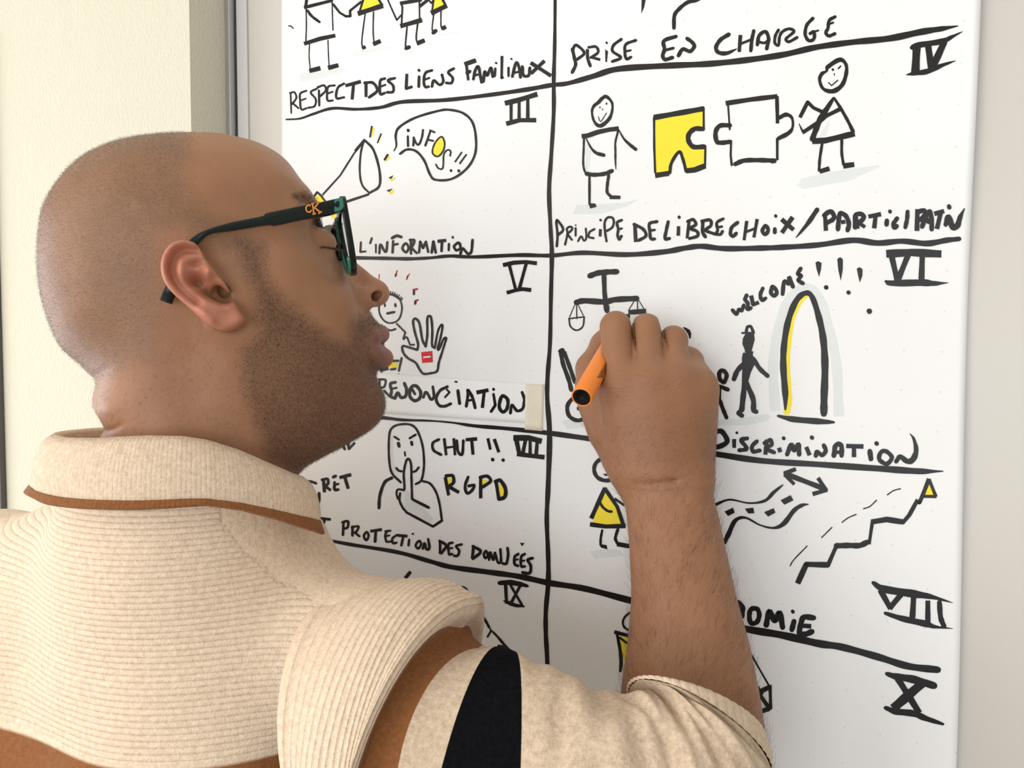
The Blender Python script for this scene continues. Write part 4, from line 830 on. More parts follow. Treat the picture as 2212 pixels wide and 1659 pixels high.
bk = t.new('ShaderNodeBump'); bk.inputs['Distance'].default_value = 0.0011; t.link(t.math('MULTIPLY', t.attr('knuckle'), 0.32), bk.inputs['Strength']); t.link(wr.outputs['Fac'], bk.inputs['Height']); t.link(b2, bk.inputs['Normal'])
t.link(t.bump(n2, 0.16, 0.0016, bk.outputs[0]), t.b.inputs['Normal'])
M_SKIN = t.m
person = np_mesh('person', c2w(BV), BQ, M_SKIN)
for nm, a in (('scalp', scalp), ('beard', beard), ('neck_hair', neckh), ('lips', lips), ('ear', ear), ('nose', nose), ('knuckle', knuckle), ('hand', handm)): attr(person, nm, a)
tag(person, 'bald bearded person in a ribbed beige polo, drawing on the paper with an orange marker', 'person')
# ------------------------------------------------------------------ eyeglasses (laid out in the head's frame) and the marker
def h2c(q):                               # head frame -> camera frame
    q = np.asarray(q, float)
    r = HC+q[..., 0:1]*E_U+q[..., 2:3]*E_W
    r[..., 1] = q[..., 1]
    return r
t = NT('dark_green_acetate'); t.b.inputs['Base Color'].default_value = (0.004, 0.010, 0.009, 1)
t.b.inputs['Roughness'].default_value = 0.20; t.b.inputs['Specular IOR Level'].default_value = 0.35
t.link(t.mix(t.noise(60, 3, vec=t.coords()), (0.003, 0.007, 0.0065), (0.006, 0.014, 0.012)), t.b.inputs['Base Color']); M_ACET = t.m
t = NT('translucent_green_acetate'); t.b.inputs['Base Color'].default_value = (0.03, 0.16, 0.115, 1); t.b.inputs['Roughness'].default_value = 0.12
t.b.inputs['Transmission Weight'].default_value = 0.25; t.link(t.mix(t.noise(90, 3, vec=t.coords()), (0.035, 0.20, 0.145), (0.07, 0.32, 0.23)), t.b.inputs['Base Color']); M_GREEN = t.m
t = NT('clear_lens'); t.b.inputs['Base Color'].default_value = (0.97, 0.99, 0.98, 1); t.b.inputs['Roughness'].default_value = 0.02
t.b.inputs['IOR'].default_value = 1.03; t.b.inputs['Transmission Weight'].default_value = 1.0; M_LENS = t.m
M_METAL = plain('hinge_steel', (0.45, 0.45, 0.44), 0.3, 1.0, noise=(300, 0.1))
M_EMB = plain('orange_emblem', (0.72, 0.25, 0.035), 0.4, noise=(300, 0.08))
top_o = hp(741, 430, .0665); low_o = hp(765, 578, .0625)
dn = (low_o-top_o); dn[2] = 0; dn = dn/np.linalg.norm(dn); lat = np.array([0, 0, -1.0]); fw = np.array([dn[1], -dn[0], 0.0])
glasses = empty('eyeglasses', tuple(c2w(h2c(np.array([top_o]))[0])))
tag(glasses, 'dark green plastic eyeglasses worn by the bald person', 'eyeglasses')
# rim outline in (towards the nose, down) metres, wayfarer shape
R_OUT = spline(np.array([(.000, -.001), (.012, -.0035), (.030, -.0030), (.046, .000), (.0535, .006), (.0545, .016), (.050, .030), (.043, .040), (.030, .0455), (.015, .0445), (.005, .036), (.0005, .022), (-.0015, .010)]), 7, True)
R_IN = spline(np.array([(.0055, .0045), (.014, .0032), (.030, .0036), (.043, .0062), (.0475, .010), (.0478, .017), (.0445, .028), (.0385, .0365), (.029, .0408), (.0165, .0400), (.0085, .033), (.0050, .022), (.0042, .011)]), 7, True)
def rim_pt(o2, thick, sgn):
    # the front curves a little round the face
    s, dwn = o2
    wrapf = 0.004*(1-((0.075-s-0.010)/0.065)**2)
    q = top_o+dn*dwn+lat*s*1.0+fw*(wrapf+thick)
    if sgn < 0: q = np.array([q[0], q[1], -q[2]])
    return q
for sgn in (1, -1):
    V = []; n = len(R_OUT)
    for ring, th in ((R_OUT, .0020), (R_IN, .0020), (R_IN, -.0020), (R_OUT, -.0020)):
        for o2 in ring: V.append(c2w(h2c(np.array([rim_pt(o2, th, sgn)]))[0]))
    F = []
    for k in range(4):
        a, b = k*n, ((k+1) % 4)*n
        for i in range(n):
            j = (i+1) % n; f = (a+i, a+j, b+j, b+i); F.append(f if sgn > 0 else f[::-1])
    o = mesh_obj('rim', V, F, M_ACET, glasses, True)
    bv = o.modifiers.new('edge', 'BEVEL'); bv.width = .0006; bv.segments = 2; bv.limit_method = 'ANGLE'
    V = []; F = []
    cen = R_IN.mean(0)
    for th in (.0008, -.0008):
        for k in range(5):
            for o2 in R_IN: V.append(c2w(h2c(np.array([rim_pt(cen+(o2-cen)*(1.02*(k+.02)/4), th, sgn)]))[0]))
    for lay in (0, 1):
        for k in range(4):
            for i in range(n):
                j = (i+1) % n; a = lay*5*n+k*n
                f = (a+i, a+j, a+n+j, a+n+i); F.append(f if (lay == 0) == (sgn > 0) else f[::-1])
    for i in range(n):
        j = (i+1) % n; f = (4*n+i, 4*n+j, 9*n+j, 9*n+i); F.append(f)
    mesh_obj('lens', V, F, M_LENS, glasses)['label'] = 'clear lens'
# translucent inner band of the near rim
V, F = tube([c2w(h2c(np.array([rim_pt(o2*0.5+i2*0.5, -.0023, 1)]))[0]) for o2, i2 in list(zip(R_OUT, R_IN))[22:70]], .0016, 8)
mesh_obj('inner_band', V, F, M_GREEN, glasses)['label'] = 'translucent green inner band'
# bridge and nose pads
br = [rim_pt((.051, .006), 0, 1), rim_pt((.058, .003), .001, 1)]; br = br+[np.array([b[0], b[1], -b[2]]) for b in br[::-1]]
V, F = tube(c2w(h2c(spline(np.array(br), 6))), .0032, 10); mesh_obj('bridge', V, F, M_ACET, glasses)
for sgn in (1, -1):
    a = rim_pt((.0500, .020), -.003, sgn); b = rim_pt((.0475, .032), -.005, sgn)
    V, F = tube(c2w(h2c(spline(np.array([a, (a+b)/2+np.array([-.001, 0, 0]), b]), 5))), [.0012]+[.0026]*8+[.0026, .0012][:2], 10)
    mesh_obj('nose_pad', V, F, M_ACET, glasses)
# temples: flat arms running back to the ear and hooking down behind it
def temple(sgn):
    up = [(744, 424, .0680), (700, 434, .0700), (655, 443, .0725), (610, 452, .0745), (574, 460, .0762), (564, 467, .0768), (500, 480, .0800), (450, 495, .0810), (418, 511, .0800), (392, 540, .0790), (370, 590, .0775), (352, 628, .0765), (344, 648, .0770)]
    lo = [(744, 457, .0680), (700, 468, .0700), (655, 475, .0725), (610, 485, .0745), (592, 488, .0755), (576, 487, .0764), (500, 499, .0800), (455, 506, .0810), (432, 524, .0800), (412, 550, .0790), (394, 598, .0775), (380, 638, .0765), (372, 658, .0770)]
    U = spline(np.array([hp(*q) for q in up]), 8); L = spline(np.array([hp(*q) for q in lo]), 8)
    n = len(U); V = []; F = []
    for i in range(n):
        step = .0004 if i < 40 else 0
        th = .0020+.0002*np.sin(i*.2)
        m = (U[i]+L[i])/2; hv_ = (L[i]-U[i])/2
        for a, l in ((-1, -1), (-.86, 1), (0, 1.12), (.86, 1), (1, -1), (0, -1.05)):
            q = m+hv_*a+np.array([0, 0, l*th])
            if sgn < 0: q = np.array([q[0], q[1], -q[2]])
            V.append(c2w(h2c(np.array([q]))[0]))
    for i in range(n-1):
        for k in range(6):
            j = (k+1) % 6; f = (i*6+k, i*6+j, (i+1)*6+j, (i+1)*6+k); F.append(f if sgn < 0 else f[::-1])
    F.append(tuple(range(6))); F.append(tuple((n-1)*6+k for k in range(6))[::-1])
    o = mesh_obj('temple', V, F, M_ACET, glasses, True)
    bv = o.modifiers.new('edge', 'BEVEL'); bv.width = .0006; bv.segments = 2; bv.limit_method = 'ANGLE'
    return o
tm = temple(1); temple(-1)
# green end piece with hinge block, emblem
def block(name, pts, w0, w1, mat, parent, label=None):
    V = [c2w(h2c(np.array([hp(a, b, w)]))[0]) for w in (w0, w1) for a, b in pts]; n = len(pts)
    F = [tuple(range(n)), tuple(range(n, 2*n))[::-1]]+[(i, n+i, n+(i+1) % n, (i+1) % n) for i in range(n)]
    o = mesh_obj(name, V, F, mat, parent, False)
    bm = bmesh.new(); bm.from_mesh(o.data); bmesh.ops.recalc_face_normals(bm, faces=bm.faces[:]); bmesh.ops.bevel(bm, geom=bm.edges[:], offset=.0004, segments=2, affect='EDGES'); bm.to_mesh(o.data); bm.free()
    if label: o['label'] = label
    return o
block('end_piece', [(722, 431), (741, 426), (743, 447), (737, 455), (722, 459)], .0700, .0722, M_GREEN, glasses, 'translucent green end piece')
block('hinge', [(707, 441), (727, 438), (727, 434), (733, 434), (733, 447), (727, 449), (727, 445), (707, 449)], .0715, .0727, M_ACET, glasses)
def emblem(lines, wid):
    V = []; F = []
    for ln in lines:
        p = spline(np.array([hp(a, b, .0742)[:2] for a, b in ln]), 6) if len(ln) > 2 else np.array([hp(a, b, .0742)[:2] for a, b in ln])
        T = np.gradient(p, axis=0); T /= np.linalg.norm(T, axis=1)[:, None]; N = np.stack([-T[:, 1], T[:, 0]], 1)*wid/2
        b0 = len(V)
        for lev in (.0725, .0745):
            for q in np.vstack([p+N, p-N]): V.append(c2w(h2c(np.array([[q[0], q[1], lev+.0003*(0.0)]]))[0]))
        m = len(p)
        for i in range(m-1):
            for f in ((i, i+1, m+i+1, m+i), (2*m+i, 3*m+i, 3*m+i+1, 2*m+i+1), (i, 2*m+i, 2*m+i+1, i+1), (m+i, m+i+1, 3*m+i+1, 3*m+i)): F.append(tuple(b0+k for k in f))
        F.append((b0, b0+m, b0+3*m, b0+2*m)); F.append((b0+m-1, b0+3*m-1, b0+4*m-1, b0+2*m-1))
    o = mesh_obj('emblem', V, F, M_EMB, tm, False); o['label'] = 'orange monogram on the temple'
emblem([[(671, 445), (666, 443), (661, 449), (663, 457), (669, 458), (673, 454)], [(675, 440), (678, 462)], [(672, 441), (678, 439)], [(675, 463), (682, 461)],
        [(689, 437), (677, 452)], [(680, 449), (692, 459)], [(685, 439), (692, 436)], [(688, 461), (695, 457)]], .00085)

# ---- the orange marker
t = NT('orange_plastic'); t.b.inputs['Roughness'].default_value = 0.33
t.link(t.mix(t.noise(60, 2, vec=t.coords()), (0.80, 0.215, 0.022), (0.86, 0.245, 0.030)), t.b.inputs['Base Color']); M_OR = t.m
M_BK = plain('black_plastic', (0.006, 0.006, 0.0065), 0.65, 0.0, 0.2, noise=(80, 0.15))
M_PRINT = plain('black_print', (0.020, 0.012, 0.008), 0.5, noise=(400, 0.3))
pa, pb = c2w(np.array([PEN_A]))[0], c2w(np.array([PEN_B]))[0]
ax = (pb-pa)/np.linalg.norm(pb-pa); LEN = np.linalg.norm(pb-pa)
marker = empty('marker_pen', tuple(pa)); tag(marker, 'orange marker pen held between thumb and fingers, black end towards the viewer', 'marker')
def lathe(name, prof, mat, parent, seg=40, close=True):
    a = np.cross(ax, [0, 0, 1.0]); a /= np.linalg.norm(a); b = np.cross(ax, a); V = []; F = []
    for s, r in prof:
        for k in range(seg):
            q = 2*math.pi*k/seg; V.append(pa+ax*s+r*(math.cos(q)*a+math.sin(q)*b))
    for i in range(len(prof)-1):
        for k in range(seg): F.append((i*seg+k, (i+1)*seg+k, (i+1)*seg+(k+1) % seg, i*seg+(k+1) % seg))
    if close: F.append(tuple(range(seg))); F.append(tuple((len(prof)-1)*seg+k for k in range(seg))[::-1])
    o = mesh_obj(name, V, F, mat, parent); return o
R0 = .0071
lathe('barrel', [(0.0004, R0*.86), (0.0, R0*.93), (.0006, R0), (LEN*.80, R0), (LEN*.81, R0*.9)], M_OR, marker, close=False)
lathe('end_plug', [(.0012, R0*.86), (.0009, R0*.80), (.0016, R0*.5), (.0018, .0001)], M_BK, marker)['label'] = 'black end plug'
lathe('grip', [(LEN*.80, R0*.90), (LEN*.86, R0*.86), (LEN*.92, R0*.55), (LEN*.95, R0*.42)], M_BK, marker)['label'] = 'black nib holder'
lathe('nib', [(LEN*.945, R0*.36), (LEN*.985, R0*.30), (LEN*.995, R0*.16)], M_BK, marker)['label'] = 'black nib'
# small printed lines wrapped on the barrel (illegible in the picture: short dashes)
a_ = np.cross(ax, [0, 0, 1.0]); a_ /= np.linalg.norm(a_); b_ = np.cross(ax, a_)
vdir = CAM-pa; vdir = vdir-ax*np.dot(vdir, ax); vdir /= np.linalg.norm(vdir); q0 = math.atan2(np.dot(vdir, b_), np.dot(vdir, a_))
side = np.cross(vdir, ax); sgn_ = 1 if np.dot(side, AX_R) > 0 else -1
dq = math.atan2(np.dot(np.cross(a_, b_), ax), 1)
V = []; F = []
rr = random.Random(4)
def printed(s0, s1, q1, q2):
    b0 = len(V); n = 4
    for i in range(n+1):
        for s in (s0, s1):
            q = q1+(q2-q1)*i/n; V.append(pa+ax*s+(R0+.00006)*(math.cos(q)*a_+math.sin(q)*b_))
    for i in range(n): F.append((b0+2*i, b0+2*i+1, b0+2*i+3, b0+2*i+2))
def ang(off):                              # off > 0 : round the barrel towards the hand
    d_ = math.cos(off)*vdir+math.sin(off)*(AX_R-ax*np.dot(AX_R, ax))/np.linalg.norm(AX_R-ax*np.dot(AX_R, ax))
    return math.atan2(np.dot(d_, b_), np.dot(d_, a_))
for line, (o0, o1) in enumerate(((.45, .56), (.62, .78), (.84, 1.02), (1.08, 1.22), (1.28, 1.40))):
    s = .020+.002*line
    while s < .045:
        w = rr.uniform(.0008, .0024); qa, qb = ang(o0), ang(o1)
        if abs(qb-qa) < 1: printed(s, s+w, qa, qb)
        s += w+rr.uniform(.0003, .0009)
mesh_obj('printed_text', V, F, M_PRINT, marker, False)['label'] = 'small black print on the barrel'
# ------------------------------------------------------------------ the polo shirt: torso, sleeve, cuff, collar
RH = np.array([.908, 0, -.418]); FH = np.array([.418, 0, .908])          # the torso's right and front
RS = P(812, 1408, .495); LS = RS-.39*RH+np.array([0, .004, 0]); MIDS = (RS+LS)/2
NB = np.array([-.222, .118, .530])
def tl(p): q = p-MIDS; return np.stack([q @ RH, q[:, 1], q @ FH], 1)
def f_torso(p):
    q = tl(p); qf = (p-np.array([-.216, 0, .523])) @ FH
    d = cone(p, LS, RS, .064, .047)
    d = smin(d, cone(p, LS, LS+np.array([-.035, .40, .02]), .058, .052), .03)
    d = smin(d, ellip(q, (0, .215, .010), (.192, .33, .122)), .05)
    d = smin(d, ellip(q, (.075, .11, -.045), (.080, .13, .062)), .05)
    d = smin(d, ellip(q, (-.085, .10, -.045), (.085, .13, .065)), .05)
    nb = NB
    d = smin(d, cone(p, np.array([-.216, .055, .523]), NB+np.array([0, .05, .01]), .078, .086), .03)
    d = smin(d, cone(p, nb, RS-.08*RH+np.array([0, -.004, 0]), .066, .046), .035)
    d = smin(d, cone(p, nb, LS+.07*RH+np.array([0, -.006, 0]), .066, .054), .035)
    d = smin(d, ellip(q, (0, .56, .005), (.175, .20, .12)), .06)
    # soft folds running from the collar down the back
    s = q[:, 0]*.8+q[:, 1]*.35
    d = d-.0009*np.sin(s*95)*np.exp(-((q[:, 0]-.02)/.11)**2)*np.clip((q[:, 1]+.02)/.06, 0, 1)*np.clip((.34-q[:, 1])/.1, 0, 1)*(q[:, 2] < .05)
    d = np.maximum(d, q[:, 1]-.60)
    d = np.maximum(d, .060+.75*np.maximum(qf-.005, 0)-p[:, 1])
    return d
TV, TQ = surface(f_torso, (-.56, .03, .36), (.10, .80, .86), .0032)
tw = c2w(TV); tq = tl(TV)
tpx = TV[:, 0]/TV[:, 2]*F_PX+W_PX/2; tpy = TV[:, 1]/TV[:, 2]*F_PX+H_PX/2
back = (tq[:, 2] < .06)
def z_at(px, py):
    i = np.argmin(np.hypot(tpx-px, tpy-py)+np.where(back, 0, 1e4)); return tw[i, 2]
zb1, zb2 = z_at(60, 1592), z_at(30, 1648)
def knit(name, kind):
    """beige melange knit, made paler by yarn; 'rib' is a groove phase (in ribs) and 'band' picks the brown and black stripes, both per vertex"""
    t = NT(name); co = t.coords()
    n1 = t.ramp(t.noise(330, 4, 0.72, co), [(0.30, 0.0), (0.70, 1.0)]); n2 = t.noise(1100, 3, 0.7, co); n0 = t.noise(18, 3, 0.5, co)
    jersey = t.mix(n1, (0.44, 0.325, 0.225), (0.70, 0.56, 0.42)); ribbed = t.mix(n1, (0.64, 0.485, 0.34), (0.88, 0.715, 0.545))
    beige = t.mix(t.attr('lit_yarn'), jersey, ribbed)  # ribbed knit toned paler than jersey to offset dim light on the torso
    beige = t.mix(t.math('MULTIPLY', n0, 0.18), beige, (0.70, 0.56, 0.43))
    brown = t.mix(n1, (0.21, 0.080, 0.027), (0.29, 0.120, 0.044))
    black = t.mix(n1, (0.003, 0.003, 0.0035), (0.006, 0.006, 0.008))
    sharp = lambda a: t.math('ADD', t.math('MULTIPLY', t.math('SUBTRACT', t.attr(a), 0.5), 6.0), 0.5, True)
    col = t.mix(sharp('brown'), beige, brown); col = t.mix(sharp('black'), col, black)
    t.link(col, t.b.inputs['Base Color'])
    t.b.inputs['Roughness'].default_value = 0.9; t.b.inputs['Specular IOR Level'].default_value = 0.05
    t.link(t.math('MULTIPLY', t.math('SUBTRACT', 1.0, sharp('black')), 0.10), t.b.inputs['Sheen Weight']); t.b.inputs['Sheen Roughness'].default_value = 0.5
    ph = t.math('MULTIPLY', t.attr('rib'), 2*math.pi)
    wv = t.math('ABSOLUTE', t.math('SINE', t.math('MULTIPLY', ph, 0.5)))        # round ribs with narrow grooves
    h = t.math('MULTIPLY', t.math('POWER', wv, 0.55), t.attr('rib_amp'))
    b1 = t.bump(h, 0.7, {'torso': .0011, 'sleeve': .0014, 'cuff': .0012, 'collar': .0004}[kind])
    kn = t.new('ShaderNodeTexVoronoi'); kn.inputs['Scale'].default_value = 900; t.link(co, kn.inputs['Vector'])
    b2 = t.bump(kn.outputs['Distance'], 0.30, 0.0007, b1)
    t.link(t.bump(n2, 0.25, 0.0006, b2), t.b.inputs['Normal'])
    return t.m
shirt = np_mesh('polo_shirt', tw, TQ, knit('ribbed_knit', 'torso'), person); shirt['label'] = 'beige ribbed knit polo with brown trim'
seam = -.004                                                          # the shoulder seam: ribs behind it, finer plain knit in front
def front_at(px, py):
    dd = np.hypot(tpx-px, tpy-py); c = np.nonzero(dd < 12)[0]
    return TV[c[np.argmin(TV[c, 2])]] if len(c) else TV[np.argmin(dd)]
sp_ = np.array([front_at(*q) for q in ((478, 1096), (540, 1172), (620, 1216), (700, 1256), (752, 1290))]); sq_ = tl(sp_)
o_ = np.argsort(sq_[:, 0])
ys_ = np.interp(tq[:, 0], sq_[o_, 0], sq_[o_, 1], left=-1, right=sq_[o_[-1], 1]+.02)      # the shoulder seam
sd_ = np.maximum(np.minimum(ys_-tq[:, 1], (tq[:, 0]-sq_[o_[0], 0])), tq[:, 2]-.035)
yoke = (sd_ > 0).astype(float); on_seam = np.abs(sd_) < .0078
rib = tw[:, 2]/.0036
frn = (tq[:, 0]/.0022)
attr(shirt, 'rib', np.where(yoke > .5, frn, rib)); attr(shirt, 'rib_amp', np.where(yoke > .5, .35, 1.0)*np.where(on_seam, 0, 1)*np.where((tw[:, 2] < zb1+.004) & (yoke < .5), .15, 1))
attr(shirt, 'lit_yarn', np.where(yoke > .5, .8, 1.0)); attr(shirt, 'brown', np.where(yoke < .5, np.clip(.5+np.minimum(zb1-tw[:, 2], tw[:, 2]-zb2)/.012, 0, 1), 0)); attr(shirt, 'black', np.zeros(len(TV)))
# ---- sleeve: rings (centre, to the upper side, to the viewer's side)
def ring(c, u, n, dzu=0.0, dzn=-.06):
    C = P(*c); U = P(c[0]+u[0], c[1]+u[1], c[2]+dzu)-C; N = P(c[0]+n[0], c[1]+n[1], c[2]+dzn)-C
    return np.concatenate([C, U, N])
RINGS = [ring((790, 1560, .492), (-64, -290), (-178, 126), .010, -.068), ring((860, 1600, .486), (28, -348), (-195, 75), .010, -.076),
         ring((930, 1640, .480), (42, -380), (-190, 55), .010, -.076), ring((950, 1652, .478), (80, -336), (-188, 52), .008, -.072),
         ring((962, 1665, .477), (38, -306), (-185, 55), .010, -.062), ring((1018, 1670, .473), (16, -270), (-165, 45), .006, -.062),
         ring((1010, 1770, .466), (64, -374), (-92, 55), .006, -.064), ring((1085, 1795, .459), (26, -388), (32, 25), .006, -.064),
         ring((1200, 1790, .450), (0, -336), (45, 15), .006, -.062), ring((1340, 1790, .441), (-50, -296), (70, 0), .008, -.058),
         ring((1440, 1815, .436), (-75, -312), (80, -40), .012, -.054), ring((1510, 1770, .440), (-130, -250), (60, -100), .016, -.050),
         ring((1530, 1690, .448), (-160, -165), (30, -120), .012, -.048), ring((1522, 1630, .455), (-158, -115), (10, -100), .008, -.048),
         ring((1512, 1588, .460), (-150, -84), (0, -80), .004, -.048)]
RS_ = spline(np.array(RINGS), 22)
tt = np.linspace(0, len(RINGS)-1, len(RS_))
SEG = 150
ph = np.linspace(0, 2*math.pi, SEG, endpoint=False)
def folds(t, f):                          # creases of the soft knit towards the elbow
    a = np.clip((t-6.6)/1.5, 0, 1)*np.clip((14.1-t)/.8, 0, 1)
    w = .0021*np.sin(7.0*f+2.3*t)*np.exp(-((f-.8)/1.0)**2)+.0016*np.sin(4.2*t-3.0*f)+.0011*np.sin(9*t+4*f)
    g = np.exp(-((t-9.2-.5*np.sin(f*1.5))/.16)**2)*np.exp(-((f-.7)/.55)**2)
    return a*(w-.0042*g)
V = []; TT = []; PHI = []
for k, r in enumerate(RS_):
    C, U, N = r[:3], r[3:6], r[6:9]
    kf = .28+.72*np.clip((tt[k]-7.5)/3, 0, 1); Nf = N*np.array([kf, kf, 1.0])
    t_k = tt[k]
    for f in ph:
        e = np.cos(f)*U+np.sin(f)*(N if f < math.pi else Nf)
        L = np.linalg.norm(e)
        ff = f if f < math.pi else f-2*math.pi
        off = float(folds(t_k, ff))
        if 2.0 < t_k < 3.8: off += .0050*math.exp(-((t_k-2.85)/.30)**2)       # rolled edge over the stripe
        if t_k < .5: off += .0018*math.exp(-((t_k-.12)/.12)**2)
        V.append(C+e*(1+off/L)); TT.append(t_k); PHI.append(f)
V = np.array(V); TT = np.array(TT); PHI = np.array(PHI)
n = len(RS_)
Q = np.array([(i*SEG+k, i*SEG+(k+1) % SEG, (i+1)*SEG+(k+1) % SEG, (i+1)*SEG+k) for i in range(n-1) for k in range(SEG)])[:, ::-1]
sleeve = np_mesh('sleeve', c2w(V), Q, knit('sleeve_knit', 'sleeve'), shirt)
attr(sleeve, 'rib', np.where(TT < 3.3, TT*5.6, np.where(TT > 7.2, PHI*60, 0))); attr(sleeve, 'rib_amp', np.where(TT < 3.12, 1.0, np.where(TT > 7.3, .10, 0)))
sm = lambda a, b, x: np.clip((x-a)/(b-a), 0, 1)
attr(sleeve, 'brown', np.clip((TT-3.13-.75*np.where(PHI < math.pi, np.exp(-(PHI/.33)**2), 1))/.06, 0, 1)*(1-sm(4.97, 5.03, TT))); attr(sleeve, 'black', sm(5.97, 6.03, TT)*(1-sm(6.97, 7.03, TT)))
attr(sleeve, 'lit_yarn', np.clip((3.5-TT)/.4, 0, 1)); sleeve['label'] = 'knit sleeve with one brown and one black stripe'
# ---- cuff
CR_ = np.array([ring((1512, 1588, .460), (-151, -85), (0, -81), .004, -.049), ring((1508, 1566, .463), (-149, -69), (0, -76), .003, -.049), ring((1505, 1545, .466), (-145, -52), (0, -64), .002, -.049),
                ring((1505, 1541, .467), (-138, -48), (0, -58), .002, -.046), ring((1506, 1556, .465), (-132, -50), (0, -58), .002, -.042)])
cs = spline(CR_, 8); SEG2 = 480; V = []; PHI = []; A_ = []
ph2 = np.linspace(0, 2*math.pi, SEG2, endpoint=False)
for k, r in enumerate(cs):
    fr = k/(len(cs)-1)
    for f in ph2:
        e = np.cos(f)*r[3:6]+np.sin(f)*r[6:9]; L = np.linalg.norm(e)
        bead = .0011*abs(math.sin(f*26))**.6 if fr < .8 else 0
        V.append(r[:3]+e*(1+(bead+.0006*math.sin(math.pi*min(1, fr*2)))/L)); PHI.append(f)
n = len(cs)
Q = np.array([(i*SEG2+k, i*SEG2+(k+1) % SEG2, (i+1)*SEG2+(k+1) % SEG2, (i+1)*SEG2+k) for i in range(n-1) for k in range(SEG2)])[:, ::-1]
cuff = np_mesh('cuff', c2w(np.array(V)), Q, knit('cuff_knit', 'cuff'), shirt)
attr(cuff, 'lit_yarn', np.full(len(V), .45))
for nm, v in (('rib', np.array(PHI)*52/(2*math.pi)), ('rib_amp', np.full(len(V), .6)), ('brown', np.zeros(len(V))), ('black', np.zeros(len(V)))): attr(cuff, nm, v)
cuff['label'] = 'ribbed beige cuff'
# ---- collar: a turned-down band round the neck
CC = np.array([-.217, .524])                                              # its centre in plan (right, depth)
def plan(th, r_side, r_back):             # th = 0 straight behind, +90 deg on the person's right
    q = CC-FH[[0, 2]]*r_back*math.cos(th)+RH[[0, 2]]*r_side*math.sin(th); return q
def at_px(px, r_side, r_back, far=False): # where the view direction px meets the oval band (nearest, or the last grazing point)
    best = None
    for th in np.linspace(-math.pi*.75, math.pi*.8, 1200):
        q = plan(th, r_side, r_back); e = abs(q[0]/q[1]*F_PX+W_PX/2-px)
        if e < 1.2 and (best is None or q[1] < best[1]): best = (th, q[1])
    return best
TOPL = [(98, 946), (105, 942), (122, 948), (137, 952), (165, 953), (210, 953), (265, 950), (320, 948), (393, 949), (448, 957), (517, 978), (581, 1005), (636, 1028), (684, 1045)]
MIDL = [(74, 1056), (78, 1060), (100, 1068), (128, 1074), (170, 1079), (229, 1082), (290, 1083), (340, 1082), (400, 1079), (448, 1079), (520, 1088), (590, 1102), (640, 1114), (690, 1126)]
LOWL = [(71, 1076), (76, 1080), (95, 1088), (125, 1093), (170, 1097), (229, 1099), (290, 1100), (340, 1098), (395, 1094), (448, 1090), (520, 1100), (590, 1119), (645, 1137), (707, 1157)]
def lift_line(pts, rs, rb):
    th = []; y = []
    for px, py in pts:
        b = at_px(px, rs, rb)
        if b is None: continue
        th.append(b[0]); y.append((py-H_PX/2)/F_PX*b[1])
    return np.array(th), np.array(y)
RT, RM, RL = (.084, .084), (.094, .094), (.097, .097)
lt = [lift_line(l, *r) for l, r in ((TOPL, RT), (MIDL, RM), (LOWL, RL))]
th0 = -2.1; th1 = min(l[0].max() for l in lt)
ths = np.linspace(th0, th1, 140)
def yl(l, th): o = np.argsort(l[0]); return np.interp(th, l[0][o], l[1][o])
def band(rows):                            # rows: (radii, y function)
    V = []
    for (rs, rb), yf in rows:
        for th in ths: q = plan(th, rs, rb); V.append((q[0], yf(th), q[1]))
    m = len(ths)
    return np.array(V), np.array([(j*m+i, j*m+i+1, (j+1)*m+i+1, (j+1)*m+i) for j in range(len(rows)-1) for i in range(m-1)])
def mixr(a, b, s): return tuple(x*(1-s)+y*s for x, y in zip(a, b))
rows = [((.072, .072), lambda th: yl(lt[0], th)+.040), ((.074, .074), lambda th: yl(lt[0], th)+.012), ((.078, .078), lambda th: yl(lt[0], th)+.001), ((.082, .082), lambda th: yl(lt[0], th)-.0008), ((.086, .086), lambda th: yl(lt[0], th)+.002)]
for s in np.linspace(.12, 1, 12):
    rows.append(((.0855+(RM[0]-.0855)*s+.003*math.sin(math.pi*s), .0855+(RM[1]-.0855)*s+.003*math.sin(math.pi*s)), lambda th, s=s: yl(lt[0], th)*(1-s)+yl(lt[1], th)*s))
V, Q = band(rows)
collar = np_mesh('collar', c2w(V), Q, knit('collar_knit', 'collar'), shirt)
so = collar.modifiers.new('thickness', 'SOLIDIFY'); so.thickness = .0022; so.offset = 0
attr(collar, 'lit_yarn', np.full(len(V), .6))
k_ = np.tile(np.arange(len(ths)), len(rows))
for nm, v in (('rib', k_*1.0), ('rib_amp', np.full(len(V), .6)), ('brown', np.zeros(len(V))), ('black', np.zeros(len(V)))): attr(collar, nm, v)
collar['label'] = 'turned-down beige collar'
rows = [(mixr(RM, RL, s), lambda th, s=s: yl(lt[1], th)*(1-s)+yl(lt[2], th)*s) for s in np.linspace(0, 1, 6)]
V, Q = band(rows)
trim = np_mesh('collar_trim', c2w(V), Q, knit('trim_knit', 'collar'), shirt)
so = trim.modifiers.new('thickness', 'SOLIDIFY'); so.thickness = .0026; so.offset = 0
for nm, v in (('rib', np.tile(np.arange(len(ths)), len(rows))*1.0), ('rib_amp', np.full(len(V), .6)), ('brown', np.ones(len(V))), ('black', np.zeros(len(V)))): attr(trim, nm, v)
trim['label'] = 'brown edge of the collar'
